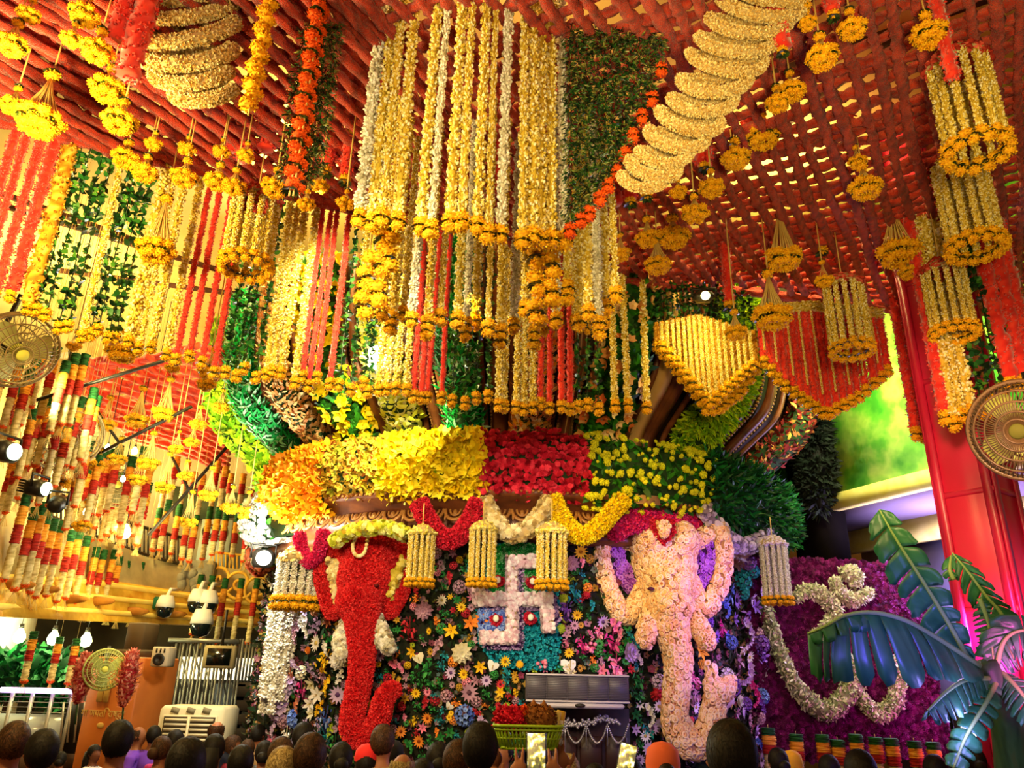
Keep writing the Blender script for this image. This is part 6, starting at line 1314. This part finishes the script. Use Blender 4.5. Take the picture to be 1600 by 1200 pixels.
PEOPLE = [
 (20, 1162, 44, 35, 'short', 'brown', 'orange', 'short haired person in orange at the far left corner'), (64, 1176, 46, 40, 'short', 'black', 'maroon', 'dark haired person in maroon, second from the left corner'), (94, 1188, 24, 20, 'bun', 'black', 'tan', 'small person with a bun before the window grille'),
 (147, 1178, 24, -110, 'long', 'black', 'white', 'woman with long hair turned sideways before the orange pillar'), (184, 1160, 43, 5, 'short', 'black', 'green', 'tall person in dark green seen from behind before the pillar'), (216, 1150, 24, -80, 'bald', 'brown', 'violet', 'balding person in violet looking to the right'),
 (240, 1150, 24, 10, 'short', 'black', 'violet', 'person in violet left of the air cooler'), (252, 1172, 31, -15, 'bun', 'brown', 'magenta', 'person in magenta with a bun below the air cooler'), (273, 1160, 28, 0, 'short', 'black', 'magenta', 'short haired person right before the air cooler'), (290, 1198, 56, 0, 'short', 'black', 'black', 'close dark head of bushy hair below the air cooler'),
 (338, 1144, 26, -10, 'bald', 'brown', 'navy', 'balding person right of the air cooler'), (334, 1172, 34, 0, 'long', 'black', 'black', 'person with long black hair right of the air cooler'), (364, 1166, 26, -75, 'short', 'brown', 'maroon', 'person with a lit face looking right before the shutter'),
 (322, 1204, 34, 0, 'short', 'black', 'white', 'person in a white cap at the bottom edge', 'cap', 'white'), (386, 1172, 26, 20, 'short', 'brown', 'grey', 'person in grey before the dark shutter'), (404, 1148, 22, -30, 'short', 'black', 'tan', 'slender person beside the pink trail of the shrine'), (412, 1178, 30, 10, 'bun', 'black', 'black', 'person with a bun left of the fair haired head'),
 (376, 1194, 40, 0, 'short', 'black', 'navy', 'dark haired person in navy left of the fair haired head'), (440, 1204, 48, 5, 'short', 'grey', 'tan', 'fair haired person at the bottom edge'), (438, 1180, 38, 0, 'short', 'brown', 'grey', 'brown haired person behind the fair haired head'), (474, 1152, 31, -25, 'short', 'black', 'black', 'dark head against the flower wall, left of the red trunk'),
 (484, 1184, 48, 0, 'short', 'brown', 'black', 'broad dark head left of the red trunk tip'), (532, 1188, 38, 15, 'bun', 'black', 'maroon', 'person with a bun below the red elephant trunk'), (598, 1160, 36, -15, 'short', 'brown', 'tan', 'close cropped head overlapping the curl of the red trunk'), (572, 1196, 36, 10, 'short', 'black', 'red', 'person in a red cap below the red trunk', 'cap', 'red'),
 (612, 1188, 34, -20, 'short', 'black', 'black', 'person in a black cap beside the red cap', 'cap', 'black'), (628, 1206, 42, 0, 'bald', 'grey', 'yellow', 'balding person in yellow at the bottom edge'), (642, 1182, 22, 0, 'short', 'black', 'orange', 'small person with an orange headscarf', 'scarf', 'orange'), (684, 1188, 38, 10, 'bun', 'black', 'magenta', 'person in magenta below the flower wall'),
 (716, 1192, 46, -10, 'short', 'brown', 'grey', 'brown haired person left of the tall dark figure'), (750, 1172, 52, 0, 'short', 'black', 'navy', 'tall dark figure left of the lime basket'), (786, 1178, 32, 150, 'short', 'black', 'violet', 'person under the lime basket turned to the viewer'),
 (1036, 1198, 44, 0, 'bun', 'black', 'coral', 'person in an orange patterned headscarf below the cream trunk', 'scarf', 'coral'), (1144, 1186, 70, -10, 'short', 'black', 'navy', 'big dark head close to the viewer, right of the cream trunk'), (1216, 1192, 32, 10, 'bun', 'black', 'violet', 'person in violet at the left below the Om panel'), (1238, 1196, 30, -30, 'short', 'brown', 'yellow', 'person in a yellow headscarf below the Om panel', 'scarf', 'yellow'),
 (1296, 1204, 34, 0, 'short', 'black', 'navy', 'person in navy below the middle of the Om panel'), (1345, 1208, 46, 0, 'bun', 'black', 'maroon', 'person with a bun below the right half of the Om panel'), (1500, 1186, 30, 20, 'short', 'black', 'violet', 'person in violet beside the spot lamp'), (1528, 1192, 32, -20, 'bun', 'black', 'magenta', 'person with a bun in front of the spot lamp'), (1462, 1206, 36, 0, 'short', 'black', 'black', 'dark haired person below the right edge of the Om panel'), (985, 1212, 40, 0, 'short', 'black', 'white', 'person filming with a phone, left of the cream trunk'), (930, 1222, 40, 0, 'short', 'black', 'grey', 'person whose hair shows at the bottom before the door'), (660, 1214, 40, 0, 'short', 'black', 'green', 'person in green at the bottom edge beside the yellow shirt'),
]
for p in PEOPLE: person(*p)
# ---- phone held up with both hands
scr = bpy.data.materials.new('phone_picture'); scr.use_nodes = True; nt = scr.node_tree; bs = nt.nodes['Principled BSDF']
nz = nt.nodes.new('ShaderNodeTexNoise'); nz.inputs['Scale'].default_value = 45; tc = nt.nodes.new('ShaderNodeTexCoord'); rp = nt.nodes.new('ShaderNodeValToRGB'); nt.links.new(tc.outputs['Object'], nz.inputs['Vector']); nt.links.new(nz.outputs[0], rp.inputs[0])
for i, (p_, c) in enumerate([(.36, '080808'), (.46, '3a5a18'), (.54, 'e8d030'), (.62, 'fffff0')]):
    e = rp.color_ramp.elements[i] if i < 2 else rp.color_ramp.elements.new(p_); e.position = p_; e.color = lin(c)
nt.links.new(rp.outputs[0], bs.inputs['Emission Color']); bs.inputs['Emission Strength'].default_value = 1.1; bs.inputs['Roughness'].default_value = .2
def phone(x, y, Y, label, rot=0):
    P = at(x, y, Y); t = thing('mobile_phone', P, label, 'phone'); t.rotation_euler = (-.15, rot, 0)
    obj('case', box((0, 0, 0), (.078, .01, .158), bevel=.004), dark_m, t); obj('screen', box((0, -.0055, 0), (.07, .002, .148)), scr, t); obj('lens', lathe([(.001, .003), (.006, .003), (.006, 0)], 10), dark_m, t, loc=(.022, .007, .06), rot=(-PI / 2, 0, 0)); return P
Pp = phone(838, 1178, 3.35, 'phone held up with two hands, showing the decorations on its screen')
def holder(px, py, Y, wrists, elbows, shirt, label, hair='short', hcol='black', voxel=.006):
    hp = at(px, py, Y); k = hp[2] / 1.60; rel = lambda q: (np.asarray(q) - [hp[0], hp[1], 0]) / k; pose = {}
    for s_, w_, e_ in zip((-1, 1), wrists, elbows):
        w_, e_ = rel(w_), rel(e_); m_ = (w_ + e_) / 2; pose[s_] = [(s_ * .19, 0, 1.38, .055), tuple((np.array([s_ * .19, 0, 1.38]) + e_) / 2) + (.05,), tuple(e_) + (.042,), tuple(m_ * .6 + w_ * .4) + (.036,), tuple(w_ + [0, 0, -.05]) + (.029,), tuple(w_) + (.025,)]
    return person(px, py, 40, 0, hair, hcol, shirt, label, None, None, 0, body_form(pose, voxel).mesh('body', True), Y)
holder(846, 1296, 2.95, [Pp + [-.066, .024, -.115], Pp + [.066, .024, -.115]], [Pp + [-.2, -.22, -.40], Pp + [.2, -.22, -.40]], 'white', 'person below the frame whose two hands hold up the phone')
person(888, 1206, 38, 0, 'short', 'grey', 'tan', 'light brown haired person right of the raised phone')
Pb = at(825, 1168, 4.3)
holder(824, 1214, 4.36, [Pb + [-.17, .03, -.10], Pb + [.17, .03, -.10]], [Pb + [-.33, .02, -.38], Pb + [.33, .02, -.38]], 'maroon', 'person in maroon carrying the lime basket overhead with both hands', 'bun')
phone(978, 1192, 3.7, 'bright phone held low at the bottom edge, left of the cream trunk', .25)
# ---- lime basket of offerings
P = at(825, 1168, 4.3); bk = thing('offering_basket', P, 'lime green slotted plastic basket of offerings held above the crowd', 'basket'); s = mpp(P); W2, W1, HB = 52 * s, 42 * s, 32 * s
lime = mat('basket_lime', ['8ab010', 'a4cc18'], noise=3, rough=.35, spec=.5)
g = G(); loop = lambda w, z, r: g.addg(tube([(w * max(-1, min(1, 1.25 * math.cos(a))), w * .62 * max(-1, min(1, 1.25 * math.sin(a))), z) for a in np.linspace(0, 2 * PI, 41)[:-1]], r, 6, closed=True))
loop(W2 * 1.03, HB, .009); loop(W2, HB * .82, .006); loop((W1 + W2) / 2, HB * .45, .005); loop(W1, 0, .007); obj('rims', g, lime, bk)
obj('bottom', box((0, 0, .004), (W1 * 2, W1 * 1.24, .008)), lime, bk)
for a in np.linspace(0, 2 * PI, 61)[:-1]:
    c, q = max(-1, min(1, 1.25 * math.cos(a))), max(-1, min(1, 1.25 * math.sin(a))); obj('slat', tube([(W1 * c, W1 * .62 * q, 0), ((W1 + W2) / 2 * c, (W1 + W2) * .31 * q, HB * .48), (W2 * c, W2 * .62 * q, HB * .95)], .0062, 4), lime, bk)
def fruit(name, dx, dz, r, m, label, cat, hairy=False):
    c = P + [dx * s, -.02 + .01 * math.sin(dx), HB * .75 + dz * s]; t = thing(name, c, label, cat, 'offerings in the lime basket'); g = ellipsoid((0, 0, 0), (r, r, r * 1.08), 2); obj('body', g, m, t, True); stuff(obj('fibres' if hairy else 'petals', scatter(g, 420 if hairy else 160, TUFT, r * (.16 if hairy else .35), wob=.5), m, t)); obj('tip', lathe([(.001, r * 1.5), (r * .3, r * 1.1), (r * .4, r * .9)], 8), m, t); return t
husk = mat('coconut_husk', ['5a3010', '8a5420', 'b07838'], tint=True)
fruit('coconut', 8, 18, .062, husk, 'brown coconut left in the lime basket', 'coconut', True); fruit('coconut', 24, 17, .062, husk, 'brown coconut right in the lime basket', 'coconut', True)
fruit('red_flower', -36, 14, .055, M_red, 'red carnation at the left end of the lime basket', 'flower'); fruit('red_flower', -20, 16, .05, M_red, 'red carnation beside the coconuts in the basket', 'flower'); fruit('red_flower', -6, 24, .035, M_mario, 'small orange marigold on top in the basket', 'flower')
for k, (dx, m_, lab) in enumerate([(38, 'e0c870', 'tall pale yellow incense packet in the lime basket'), (46, 'd8b040', 'mustard yellow packet at the right end of the basket')]):
    t = thing('incense_packet', P + [dx * s, -.02 + .03 * k, HB * .6], lab, 'packet'); t.rotation_euler = (0, .2, .2 * k); obj('carton', box((0, 0, .05), (.045, .025, .13), bevel=.004), mat('packet_%d' % k, [m_], rough=.5), t); obj('label_patch', box((0, -.0135, .05), (.03, .002, .04)), mat('packet_label', ['f4ecc8'], rough=.5), t)
